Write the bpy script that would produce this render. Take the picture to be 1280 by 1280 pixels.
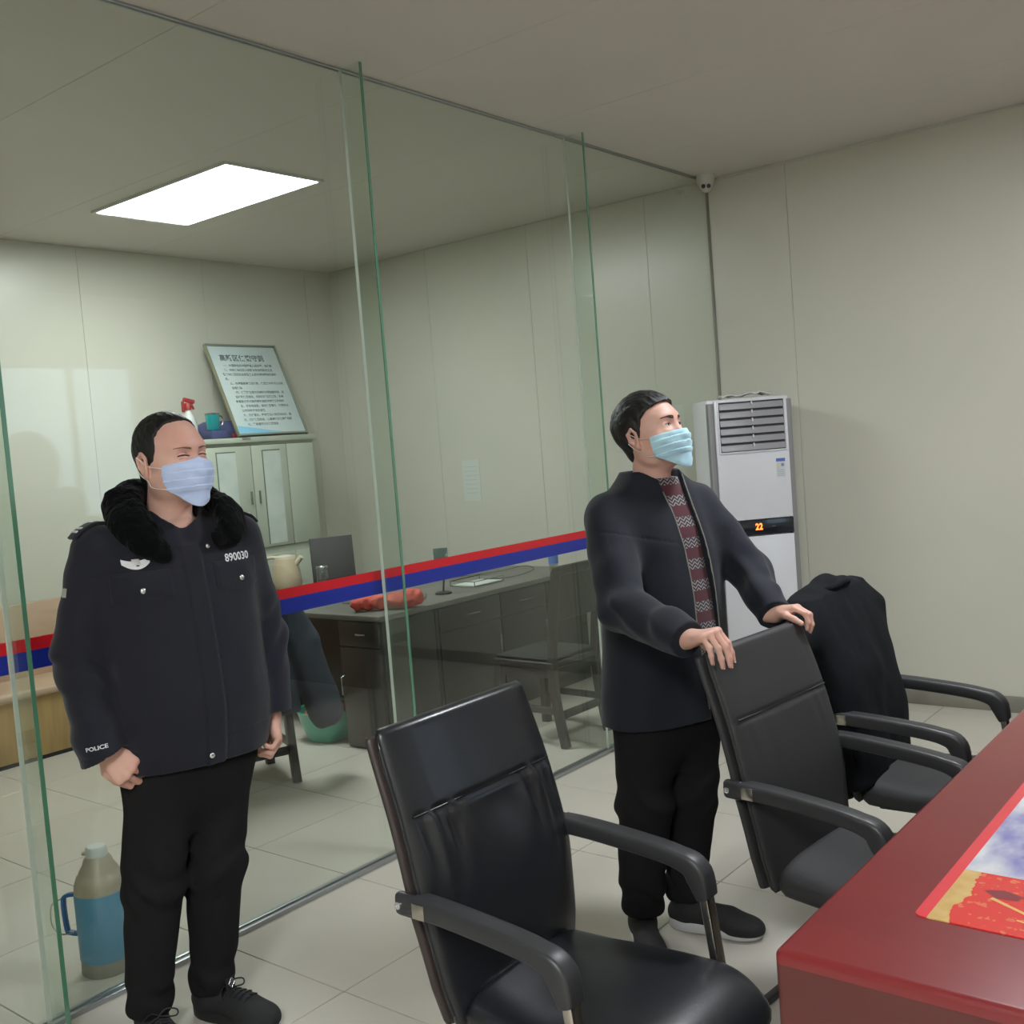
import bpy, bmesh, math, random
import numpy as np
from math import sin, cos, pi, radians, atan2, sqrt
from mathutils import Vector, Matrix
from mathutils.bvhtree import BVHTree

for o in list(bpy.data.objects): bpy.data.objects.remove(o)
random.seed(4)
SC = bpy.context.scene
COL = SC.collection

# ------------------------------------------------------------------ camera, world, exposure
cd = bpy.data.cameras.new('camera'); cam = bpy.data.objects.new('camera', cd); COL.objects.link(cam)
FPX, PITCH, ROLL, YAW = 1319.9, 0.0624, 0.0776, 0.6808
cd.sensor_width = 36; cd.lens = 36 * FPX / 1280; cd.clip_start = .02
_f = Vector((-sin(YAW) * cos(PITCH), cos(YAW) * cos(PITCH), -sin(PITCH)))
_r = Vector((cos(YAW), sin(YAW), 0)); _u = _r.cross(_f)
_r2 = _r * cos(ROLL) - _u * sin(ROLL); _u2 = _u * cos(ROLL) + _r * sin(ROLL)
m = Matrix((_r2, _u2, -_f)).transposed().to_4x4(); m.translation = (0, 0, 1.6)
cam.matrix_world = m
SC.camera = cam
SC.view_settings.view_transform = 'Standard'; SC.view_settings.look = 'None'
SC.view_settings.exposure = 0.62; SC.view_settings.gamma = 1; SC.view_settings.use_curve_mapping = False
SC.cycles.max_bounces = 10; SC.cycles.transparent_max_bounces = 24
SC.cycles.caustics_reflective = False; SC.cycles.caustics_refractive = False
SC.cycles.sample_clamp_indirect = 4

G, W, HC = -3.05, 5.86, 3.10          # glass plane x, far wall y, ceiling height
XL, XR, YN = -6.45, 2.0, -2.0         # rear room wall, right wall, near wall

world = bpy.data.worlds.new('world'); SC.world = world; world.use_nodes = True
bg = world.node_tree.nodes['Background']; bg.inputs[0].default_value = (.72, .85, 1, 1); bg.inputs[1].default_value = 1.25

REAR_POWER, FRONT_POWER = 19.5, 41.0   # radiance of the LED panels in the ceilings

# ------------------------------------------------------------------ materials
def mat(name, color, rough=.5, metal=0, spec=.5, emit=None, estr=0, coat=0, sheen=0, noise=None, bump=None, sss=0):
    M = bpy.data.materials.new(name); M.use_nodes = True
    nt = M.node_tree; b = nt.nodes['Principled BSDF']
    b.inputs['Base Color'].default_value = (*color, 1); b.inputs['Roughness'].default_value = rough
    b.inputs['Metallic'].default_value = metal; b.inputs['Specular IOR Level'].default_value = spec
    b.inputs['Coat Weight'].default_value = coat; b.inputs['Coat Roughness'].default_value = .12
    if sheen: b.inputs['Sheen Weight'].default_value = sheen; b.inputs['Sheen Roughness'].default_value = .5
    if sss:
        b.inputs['Subsurface Weight'].default_value = sss; b.inputs['Subsurface Radius'].default_value = (.01, .004, .002)
        b.inputs['Subsurface Scale'].default_value = 1
    if emit: b.inputs['Emission Color'].default_value = (*emit, 1); b.inputs['Emission Strength'].default_value = estr
    tc = None
    if noise or bump: tc = nt.nodes.new('ShaderNodeTexCoord')
    if noise:                                        # (scale, other colour, detail)
        n = nt.nodes.new('ShaderNodeTexNoise'); n.inputs['Scale'].default_value = noise[0]; n.inputs['Detail'].default_value = noise[2] if len(noise) > 2 else 3
        r = nt.nodes.new('ShaderNodeValToRGB'); r.color_ramp.elements[0].position = .35; r.color_ramp.elements[1].position = .65
        r.color_ramp.elements[0].color = (*color, 1); r.color_ramp.elements[1].color = (*noise[1], 1)
        mp = nt.nodes.new('ShaderNodeMapping'); mp.inputs['Scale'].default_value = noise[3] if len(noise) > 3 else (1, 1, 1)
        nt.links.new(tc.outputs['Object'], mp.inputs[0]); nt.links.new(mp.outputs[0], n.inputs['Vector'])
        nt.links.new(n.outputs['Fac'], r.inputs[0]); nt.links.new(r.outputs[0], b.inputs['Base Color'])
    if bump:                                         # (scale, strength, distance, stretch)
        n = nt.nodes.new('ShaderNodeTexNoise'); n.inputs['Scale'].default_value = bump[0]; n.inputs['Detail'].default_value = 4
        mp = nt.nodes.new('ShaderNodeMapping'); mp.inputs['Scale'].default_value = bump[3] if len(bump) > 3 else (1, 1, 1)
        nt.links.new(tc.outputs['Object'], mp.inputs[0]); nt.links.new(mp.outputs[0], n.inputs['Vector'])
        bp = nt.nodes.new('ShaderNodeBump'); bp.inputs['Strength'].default_value = bump[1]; bp.inputs['Distance'].default_value = bump[2]
        nt.links.new(n.outputs['Fac'], bp.inputs['Height']); nt.links.new(bp.outputs[0], b.inputs['Normal'])
    return M

def glass_mat(name, tint, haze=.0, f0=.04):
    """clear sheet: transparent with a mirror share that grows at grazing angles, and a little dust haze"""
    M = bpy.data.materials.new(name); M.use_nodes = True; nt = M.node_tree; nt.nodes.clear()
    out = nt.nodes.new('ShaderNodeOutputMaterial')
    tr = nt.nodes.new('ShaderNodeBsdfTransparent'); tr.inputs[0].default_value = (*tint, 1)
    gl = nt.nodes.new('ShaderNodeBsdfGlossy'); gl.inputs['Roughness'].default_value = .015; gl.inputs[0].default_value = (1, 1, 1, 1)
    lw = nt.nodes.new('ShaderNodeLayerWeight'); lw.inputs[0].default_value = .5
    p = nt.nodes.new('ShaderNodeMath'); p.operation = 'POWER'; p.inputs[1].default_value = 4
    nt.links.new(lw.outputs['Facing'], p.inputs[0])
    ma = nt.nodes.new('ShaderNodeMath'); ma.operation = 'MULTIPLY_ADD'; ma.inputs[1].default_value = .9; ma.inputs[2].default_value = f0
    nt.links.new(p.outputs[0], ma.inputs[0])
    body = tr
    if haze:
        rf = nt.nodes.new('ShaderNodeBsdfRefraction'); rf.inputs['IOR'].default_value = 1.001; rf.inputs['Roughness'].default_value = .35
        rf.inputs[0].default_value = (*tint, 1)
        mx0 = nt.nodes.new('ShaderNodeMixShader'); mx0.inputs[0].default_value = haze
        nt.links.new(tr.outputs[0], mx0.inputs[1]); nt.links.new(rf.outputs[0], mx0.inputs[2]); body = mx0
    mx = nt.nodes.new('ShaderNodeMixShader')
    nt.links.new(ma.outputs[0], mx.inputs[0]); nt.links.new(body.outputs[0], mx.inputs[1]); nt.links.new(gl.outputs[0], mx.inputs[2])
    nt.links.new(mx.outputs[0], out.inputs[0])
    return M

MT = dict(
    wall=mat('painted steel wall', (.60, .585, .50), .30, noise=(1.2, (.57, .56, .475), 3), bump=(30, .06, .002)),
    ceil=mat('ceiling panel', (.66, .62, .56), .5, noise=(1, (.63, .595, .54), 3)),
    tile=mat('floor tile', (.56, .52, .45), .28, noise=(3, (.53, .49, .42), 4), spec=.4),
    grout=mat('grout', (.20, .18, .15), .9),
    skirting=mat('grey skirting', (.25, .235, .19), .5, noise=(6, (.20, .19, .155), 3)),
    alu=mat('aluminium', (.45, .46, .47), .35, metal=.9),
    alu_dark=mat('dark aluminium', (.13, .13, .125), .45, metal=.6),
    glass=glass_mat('sheet glass', (.945, .975, .95)),
    fin=glass_mat('fin glass', (.93, .972, .945), f0=.06),
    fin_edge=mat('polished green glass edge', (.09, .24, .15), .12, spec=.9, coat=.6),
    silicone=mat('pale silicone bead', (.62, .68, .60), .3),
    red_tape=mat('red tape', (.62, .012, .022), .35),
    blue_tape=mat('blue tape', (.012, .028, .30), .35),
    lamp=mat('lamp diffuser', (.9, .9, .9), .5, emit=(.93, .98, 1), estr=REAR_POWER),
    lamp_front=mat('front lamp diffuser', (.9, .9, .9), .5, emit=(.90, .95, 1), estr=FRONT_POWER),
    white_paint=mat('white enamel', (.62, .62, .60), .4),
    leather=mat('black leather', (.012, .013, .016), .33, spec=.5, bump=(140, .15, .002), coat=.15),
    leather_side=mat('dark brown edge trim', (.040, .028, .026), .4, bump=(60, .1, .002)),
    leather_grey=mat('grey black fabric leather', (.028, .027, .028), .6, bump=(160, .2, .002)),
    plastic=mat('black plastic armrest', (.030, .030, .032), .42, bump=(90, .06, .001)),
    chrome=mat('brushed steel', (.55, .52, .48), .25, metal=1),
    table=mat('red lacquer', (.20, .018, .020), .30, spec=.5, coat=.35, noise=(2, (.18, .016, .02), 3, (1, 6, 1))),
    table_shaded=mat('red lacquer shaded side', (.095, .014, .013), .28, spec=.5, coat=.4),  # darker copy of the table lacquer, shade of the upright faces put into the colour
    navy=mat('navy black cloth', (.0125, .013, .022), .85, spec=.2, sheen=.15, bump=(220, .25, .003), noise=(2, (.014, .014, .019), 3)),
    black_cloth=mat('black trouser cloth', (.012, .011, .012), .9, spec=.15, bump=(200, .2, .003)),
    coat_dark=mat('black coat cloth', (.005, .006, .008), .85, spec=.2, bump=(240, .2, .003)),
    coat_cloth=mat('blue black coat cloth', (.010, .0125, .020), .8, spec=.25, sheen=.12, bump=(240, .2, .003)),
    fur=mat('black fur', (.0022, .0028, .0028), .95, spec=.08, sheen=.05, bump=(120, .7, .006)),
    skin=mat('skin', (.68, .41, .325), .5, spec=.4, sss=.10, noise=(9, (.64, .345, .275), 4), bump=(150, .12, .001)),
    skin_hand=mat('hand skin', (.50, .24, .18), .5),
    hair=mat('black hair', (.008, .007, .007), .5, spec=.4, bump=(90, .7, .004, (1, 1, .25))),
    mask_blue=mat('pale blue mask', (.52, .62, .86), .75, sheen=.2, noise=(14, (.48, .58, .84), 2)),
    mask_aqua=mat('pale aqua mask', (.46, .72, .82), .75, sheen=.2, noise=(14, (.40, .62, .74), 2)),
    elastic=mat('white elastic', (.75, .72, .68), .7),
    white=mat('white print', (.72, .72, .74), .6),
    silver=mat('silver button', (.75, .75, .76), .25, metal=.8),
    eye=mat('dark eye', (.02, .012, .01), .15, spec=.6),
    eye_white=mat('eye white', (.55, .50, .46), .3),
    brow=mat('eyebrow hair', (.03, .02, .016), .8),
    brow_soft=mat('thin eyebrow', (.16, .09, .06), .8),
    lidline=mat('lash line', (.05, .02, .016), .7),
    lip=mat('lip', (.42, .14, .12), .5),
    nail=mat('nail', (.62, .36, .30), .3),
    shoe_black=mat('black knit shoe', (.012, .012, .013), .8, bump=(260, .4, .003)),
    shoe_grey=mat('charcoal knit shoe', (.018, .017, .018), .8, bump=(260, .5, .003)),
    sole_white=mat('white rubber', (.62, .62, .62), .5),
    sole_black=mat('black rubber', (.012, .012, .012), .6),
    cab=mat('grey green steel', (.44, .47, .38), .4, noise=(2, (.41, .44, .36), 2)),
    cab_line=mat('dark joint', (.10, .11, .09), .6),
    cab_glass=mat('papered glass', (.56, .61, .56), .2, noise=(7, (.48, .54, .50), 4)),
    paper=mat('paper', (.60, .64, .60), .7),
    desk=mat('black brown desk', (.020, .018, .018), .35, noise=(4, (.026, .022, .021), 4, (1, 8, 1)), coat=.1),
    desk_top=mat('grey desk top', (.14, .135, .12), .35, noise=(4, (.12, .115, .10), 4)),
    wood_dark=mat('dark brown chair wood', (.040, .032, .030), .42, noise=(5, (.028, .022, .021), 4, (6, 6, 1))),
    wood_light=mat('pale pinkish wood', (.52, .36, .25), .5, noise=(3, (.46, .32, .22), 4, (1, 1, 6))),
    wood_yellow=mat('yellow brown wood', (.42, .27, .11), .5, noise=(3, (.34, .22, .09), 4, (8, 8, 1))),
    black=mat('matt black', (.01, .01, .01), .6),
    ac=mat('white air conditioner', (.76, .76, .80), .25, coat=.3),
    ac_side=mat('grey air conditioner side', (.24, .235, .235), .45),
    ac_slat=mat('grey slat', (.34, .335, .35), .4),
    ac_dark=mat('dark slot', (.06, .06, .065), .6),
    ac_band=mat('dark display band', (.012, .016, .024), .15, coat=.5),
    led=mat('orange digits', (1, .25, .05), .5, emit=(1, .16, .02), estr=2.6),
    energy=mat('label white', (.62, .66, .68), .5), energy_b=mat('label blue', (.10, .16, .50), .5),
    energy_y=mat('label yellow', (.7, .6, .2), .5), grey_print=mat('grey print', (.25, .27, .30), .6),
    ink=mat('dark grey ink', (.11, .14, .16), .6),
    notice=mat('notice board print', (.56, .63, .62), .3, noise=(3, (.50, .59, .60), 3)),
    notice_blue=mat('pale blue corner print', (.22, .50, .68), .3),
    gold=mat('gold frame edge', (.55, .45, .16), .3, metal=.7), frame=mat('grey green frame', (.20, .22, .18), .4),
    teal=mat('teal enamel', (.01, .42, .47), .12, metal=.5, coat=.5), steel=mat('steel', (.35, .36, .35), .25, metal=.9),
    red=mat('red plastic', (.35, .03, .03), .4), blue_bag=mat('dark blue bag cloth', (.045, .055, .15), .7),
    spray_white=mat('white plastic', (.62, .62, .60), .4),
    cream=mat('cream plastic', (.60, .54, .40), .35, coat=.2), kettle=mat('beige plastic', (.50, .40, .27), .35),
    jar=glass_mat('jar glass', (.72, .80, .74), 0, .16),
    redcloth=mat('red cloth', (.55, .085, .055), .7, noise=(20, (.45, .06, .04), 3), bump=(40, .8, .01)),
    basin=mat('green basin', (.07, .42, .29), .3, coat=.3),
    thermos_b=mat('blue plastic flask', (.10, .27, .42), .35), thermos_h=mat('deep blue handle', (.03, .12, .30), .35),
    thermos_s=mat('beige flask shoulder', (.42, .35, .27), .4), thermos_g=mat('grey flask base', (.24, .22, .18), .5),
    phone=mat('dark slate screen', (.05, .09, .08), .2), monitor=mat('monitor plastic', (.035, .032, .036), .5),
    clothing=mat('slate jacket cloth', (.060, .070, .095), .85, noise=(3, (.038, .045, .065), 3), bump=(120, .3, .004)),
    water_blue=mat('blue bottle label', (.05, .16, .55), .4),
    dome=mat('camera housing', (.55, .54, .49), .35), lens=mat('lens', (.02, .02, .02), .15),
    win_frame=mat('window frame', (.6, .6, .6), .4), win_glass=glass_mat('window glass', (.9, .95, .98), 0),
)

def ramp_mat_sweater():
    M = mat('patterned sweater', (.07, .012, .018), .9, sheen=.2); nt = M.node_tree; b = nt.nodes['Principled BSDF']
    tc = nt.nodes.new('ShaderNodeTexCoord'); sp = nt.nodes.new('ShaderNodeSeparateXYZ'); nt.links.new(tc.outputs['Object'], sp.inputs[0])
    def math_(op, a, b_=None, c=None):
        n = nt.nodes.new('ShaderNodeMath'); n.operation = op
        for i, v in enumerate((a, b_, c)):
            if v is None: continue
            if isinstance(v, (int, float)): n.inputs[i].default_value = v
            else: nt.links.new(v, n.inputs[i])
        return n.outputs[0]
    tri = math_('PINGPONG', math_('ADD', sp.outputs['Y'], 1), .012)                 # zigzag across the chest
    zz = math_('ADD', sp.outputs['Z'], math_('MULTIPLY', tri, .9))
    fine = math_('PINGPONG', zz, .0058)
    on = math_('GREATER_THAN', fine, .0037)
    band = math_('MODULO', math_('ADD', sp.outputs['Z'], .010), .066)
    inband = math_('LESS_THAN', band, .032)
    k = math_('MULTIPLY', on, inband)
    mx = nt.nodes.new('ShaderNodeMix'); mx.data_type = 'RGBA'
    nt.links.new(inband, mx.inputs[0]); mx.inputs[6].default_value = (.070, .010, .018, 1); mx.inputs[7].default_value = (.035, .022, .025, 1)
    mx2 = nt.nodes.new('ShaderNodeMix'); mx2.data_type = 'RGBA'; nt.links.new(k, mx2.inputs[0])
    nt.links.new(mx.outputs[2], mx2.inputs[6]); mx2.inputs[7].default_value = (.30, .27, .28, 1)
    nt.links.new(mx2.outputs[2], b.inputs['Base Color'])
    return M
MT['sweater'] = ramp_mat_sweater()

def mat_print():
    """glossy picture of the desk mat: red sheet, gold ragged band, pale blue and white cloud picture"""
    M = mat('desk mat print', (.75, .05, .05), .25, coat=.4); nt = M.node_tree; b = nt.nodes['Principled BSDF']
    tc = nt.nodes.new('ShaderNodeTexCoord'); sp = nt.nodes.new('ShaderNodeSeparateXYZ'); nt.links.new(tc.outputs['Object'], sp.inputs[0])
    def mth(op, a, b_=0.):
        n = nt.nodes.new('ShaderNodeMath'); n.operation = op
        for i, v in enumerate((a, b_)):
            if isinstance(v, (int, float)): n.inputs[i].default_value = v
            else: nt.links.new(v, n.inputs[i])
        return n.outputs[0]
    def noise(s, d=3, st=(1, 1, 1)):
        mp = nt.nodes.new('ShaderNodeMapping'); mp.inputs['Scale'].default_value = st; nt.links.new(tc.outputs['Object'], mp.inputs[0])
        n = nt.nodes.new('ShaderNodeTexNoise'); n.inputs['Scale'].default_value = s; n.inputs['Detail'].default_value = d; nt.links.new(mp.outputs[0], n.inputs['Vector']); return n.outputs['Fac']
    def mix(f, A, B):
        n = nt.nodes.new('ShaderNodeMix'); n.data_type = 'RGBA'; nt.links.new(f, n.inputs[0])
        for i, v in ((6, A), (7, B)):
            if isinstance(v, tuple): n.inputs[i].default_value = (*v, 1)
            else: nt.links.new(v, n.inputs[i])
        return n.outputs[2]
    X, Y = sp.outputs['X'], sp.outputs['Y']
    n1 = noise(26, 4); n2 = noise(9, 4, (1, .5, 1)); n3 = noise(60, 2)
    red = mix(mth('GREATER_THAN', n3, .62), (.70, .035, .03), (.75, .16, .07))
    gold = mix(n1, (.48, .26, .05), (.75, .52, .22))
    xg = mth('ADD', X, mth('MULTIPLY', n1, -.05))
    lower = mix(mth('LESS_THAN', xg, .028), red, gold)
    cloud = mix(mth('MULTIPLY', mth('SUBTRACT', n2, .38), 5), (.20, .19, .48), (.66, .66, .68))
    yy = mth('ADD', Y, mth('MULTIPLY', X, .0))
    pic = mix(mth('GREATER_THAN', yy, .225), lower, cloud)
    brd = mth('LESS_THAN', X, .022)
    res = mix(brd, pic, (.72, .04, .06))
    nt.links.new(res, b.inputs['Base Color'])
    return M
MT['mat_print'] = mat_print()

# ------------------------------------------------------------------ mesh helpers
def link(name, me, material=None, parent=None, smooth=False):
    if material:
        me.materials.append(MT[material])
    if smooth:
        me.polygons.foreach_set('use_smooth', [True] * len(me.polygons))
    o = bpy.data.objects.new(name, me); COL.objects.link(o)
    if parent: o.parent = parent
    return o
def from_bm(name, bm, material, parent=None, smooth=False, auto=None):
    me = bpy.data.meshes.new(name); bmesh.ops.recalc_face_normals(bm, faces=bm.faces); bm.to_mesh(me); bm.free()
    if auto is not None:
        me.polygons.foreach_set('use_smooth', [True] * len(me.polygons))
        try: me.set_sharp_from_angle(angle=radians(auto))
        except Exception: pass
    return link(name, me, material, parent, smooth)
def from_py(name, V, F, material, parent=None, smooth=True):
    me = bpy.data.meshes.new(name); me.from_pydata([tuple(v) for v in V], [], F); me.update()
    return link(name, me, material, parent, smooth)
def box(bm, c, s, rot=None, bev=0, seg=2):
    r = bmesh.ops.create_cube(bm, size=1); vs = r['verts']
    M = Matrix.Translation(c) @ (rot.to_4x4() if rot is not None else Matrix.Identity(4)) @ Matrix.Diagonal((*s, 1))
    bmesh.ops.transform(bm, matrix=M, verts=vs)
    if bev:
        es = list({e for v in vs for e in v.link_edges})
        bmesh.ops.bevel(bm, geom=es, offset=bev, segments=seg, affect='EDGES', profile=.5)
def mbox(name, c, s, material, parent=None, rot=None, bev=.002, seg=2):
    bm = bmesh.new(); box(bm, c, s, rot, bev, seg)
    return from_bm(name, bm, material, parent, auto=40 if bev else None)
def cbox(name, lo, hi, material, parent=None, bev=.002, seg=2):
    c = [(a + b) / 2 for a, b in zip(lo, hi)]; s = [abs(b - a) for a, b in zip(lo, hi)]
    return mbox(name, c, s, material, parent, None, bev, seg)
def lathe(name, prof, c, material, parent=None, n=32, axis='Z', rot=None):
    V = []; F = []
    for r, z in prof:
        for i in range(n):
            a = 2 * pi * i / n; V.append(Vector((r * cos(a), r * sin(a), z)))
    k = len(prof)
    for j in range(k - 1):
        for i in range(n):
            i2 = (i + 1) % n; F.append((j * n + i, j * n + i2, (j + 1) * n + i2, (j + 1) * n + i))
    F.append(tuple(range(n - 1, -1, -1))); F.append(tuple((k - 1) * n + i for i in range(n)))
    R = rot or Matrix.Identity(3)
    V = [R @ v + Vector(c) for v in V]
    o = from_py(name, V, F, material, parent, True)
    try: o.data.set_sharp_from_angle(angle=radians(45))
    except Exception: pass
    return o
def frames(pts, up=None):
    P = [Vector(p) for p in pts]; T = []
    for i in range(len(P)):
        a = P[max(i - 1, 0)]; b = P[min(i + 1, len(P) - 1)]; T.append((b - a).normalized())
    u = Vector(up) if up else (Vector((0, 0, 1)) if abs(T[0].z) < .9 else Vector((1, 0, 0)))
    out = []
    for t in T:
        s = t.cross(u)
        if s.length < 1e-4: s = t.orthogonal()
        s.normalize(); n = s.cross(t).normalized(); out.append((t, s, n))
        if not up: u = n
    return P, out
def sweep_geo(pts, prof, up=None, closed=False, scales=None):
    """prof: list of (s,n) offsets; returns V,F"""
    P, fr = frames(pts, up); V = []; F = []; k = len(prof); n = len(P)
    for i, (p, (t, s, nn)) in enumerate(zip(P, fr)):
        sc = scales[i] if scales else (1, 1)
        for a, b in prof: V.append(p + s * a * sc[0] + nn * b * sc[1])
    for i in range(n - 1 if not closed else n):
        i2 = (i + 1) % n
        for j in range(k):
            j2 = (j + 1) % k; F.append((i * k + j, i * k + j2, i2 * k + j2, i2 * k + j))
    if not closed: F.append(tuple(range(k))[::-1]); F.append(tuple((n - 1) * k + j for j in range(k)))
    return V, F
def circ(r, n=10): return [(r * cos(2 * pi * i / n), r * sin(2 * pi * i / n)) for i in range(n)]
def rrect(w, h, r, n=3):
    out = []
    for cx, cy, a0 in ((w / 2 - r, h / 2 - r, 0), (-w / 2 + r, h / 2 - r, 90), (-w / 2 + r, -h / 2 + r, 180), (w / 2 - r, -h / 2 + r, 270)):
        for i in range(n + 1):
            a = radians(a0 + 90 * i / n); out.append((cx + r * cos(a), cy + r * sin(a)))
    return out
def sweep(name, pts, prof, material, parent=None, up=None, closed=False, scales=None, sharp=40):
    V, F = sweep_geo(pts, prof, up, closed, scales)
    bm = bmesh.new(); vs = [bm.verts.new(v) for v in V]
    for f in F: bm.faces.new([vs[i] for i in f])
    return from_bm(name, bm, material, parent, auto=sharp)
def tube(name, pts, r, material, parent=None, n=10, closed=False):
    return sweep(name, pts, circ(r, n), material, parent, None, closed, None, 60)
def smooth_pts(pts, k=6):
    """Catmull-Rom through pts"""
    P = [Vector(p) for p in pts]; P = [P[0]] + P + [P[-1]]; out = []
    for i in range(1, len(P) - 2):
        for j in range(k):
            t = j / k; a, b, c, d = P[i - 1:i + 3]
            out.append(.5 * ((2 * b) + (c - a) * t + (2 * a - 5 * b + 4 * c - d) * t * t + (-a + 3 * b - 3 * c + d) * t ** 3))
    out.append(P[-2]); return out
def empty(name, loc=(0, 0, 0), rz=0, label=None, cat=None, group=None, kind=None):
    o = bpy.data.objects.new(name, None); COL.objects.link(o); o.location = loc; o.rotation_euler = (0, 0, rz); o.empty_display_size = .1
    return tag(o, label, cat, group, kind)
def tag(o, label=None, cat=None, group=None, kind=None):
    if label: o['label'] = label
    if cat: o['category'] = cat
    if group: o['group'] = group
    if kind: o['kind'] = kind
    return o
def text_geo(s, size=1.0, res=2, bold=0.0):
    c = bpy.data.curves.new('t', 'FONT'); c.body = s; c.size = size; c.resolution_u = res; c.align_x = 'CENTER'; c.align_y = 'CENTER'
    c.fill_mode = 'FRONT'; c.offset = bold
    o = bpy.data.objects.new('t', c); COL.objects.link(o); bpy.context.view_layer.update()
    me = o.to_mesh(); V = [v.co.copy() for v in me.vertices]; F = [tuple(p.vertices) for p in me.polygons]
    o.to_mesh_clear(); bpy.data.objects.remove(o); return V, F
def text(name, s, size, c, ux, uy, material, parent=None, sx=1.0, bold=0):
    V, F = text_geo(s, size, 2, bold); ux = Vector(ux).normalized(); uy = Vector(uy).normalized(); c = Vector(c)
    VV = []; FF = []
    for dx in (0,):
        b = len(VV); VV += [c + ux * (v.x * sx + dx) + uy * v.y for v in V]; FF += [tuple(i + b for i in f) for f in F]
    return from_py(name, VV, FF, material, parent, False)

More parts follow.
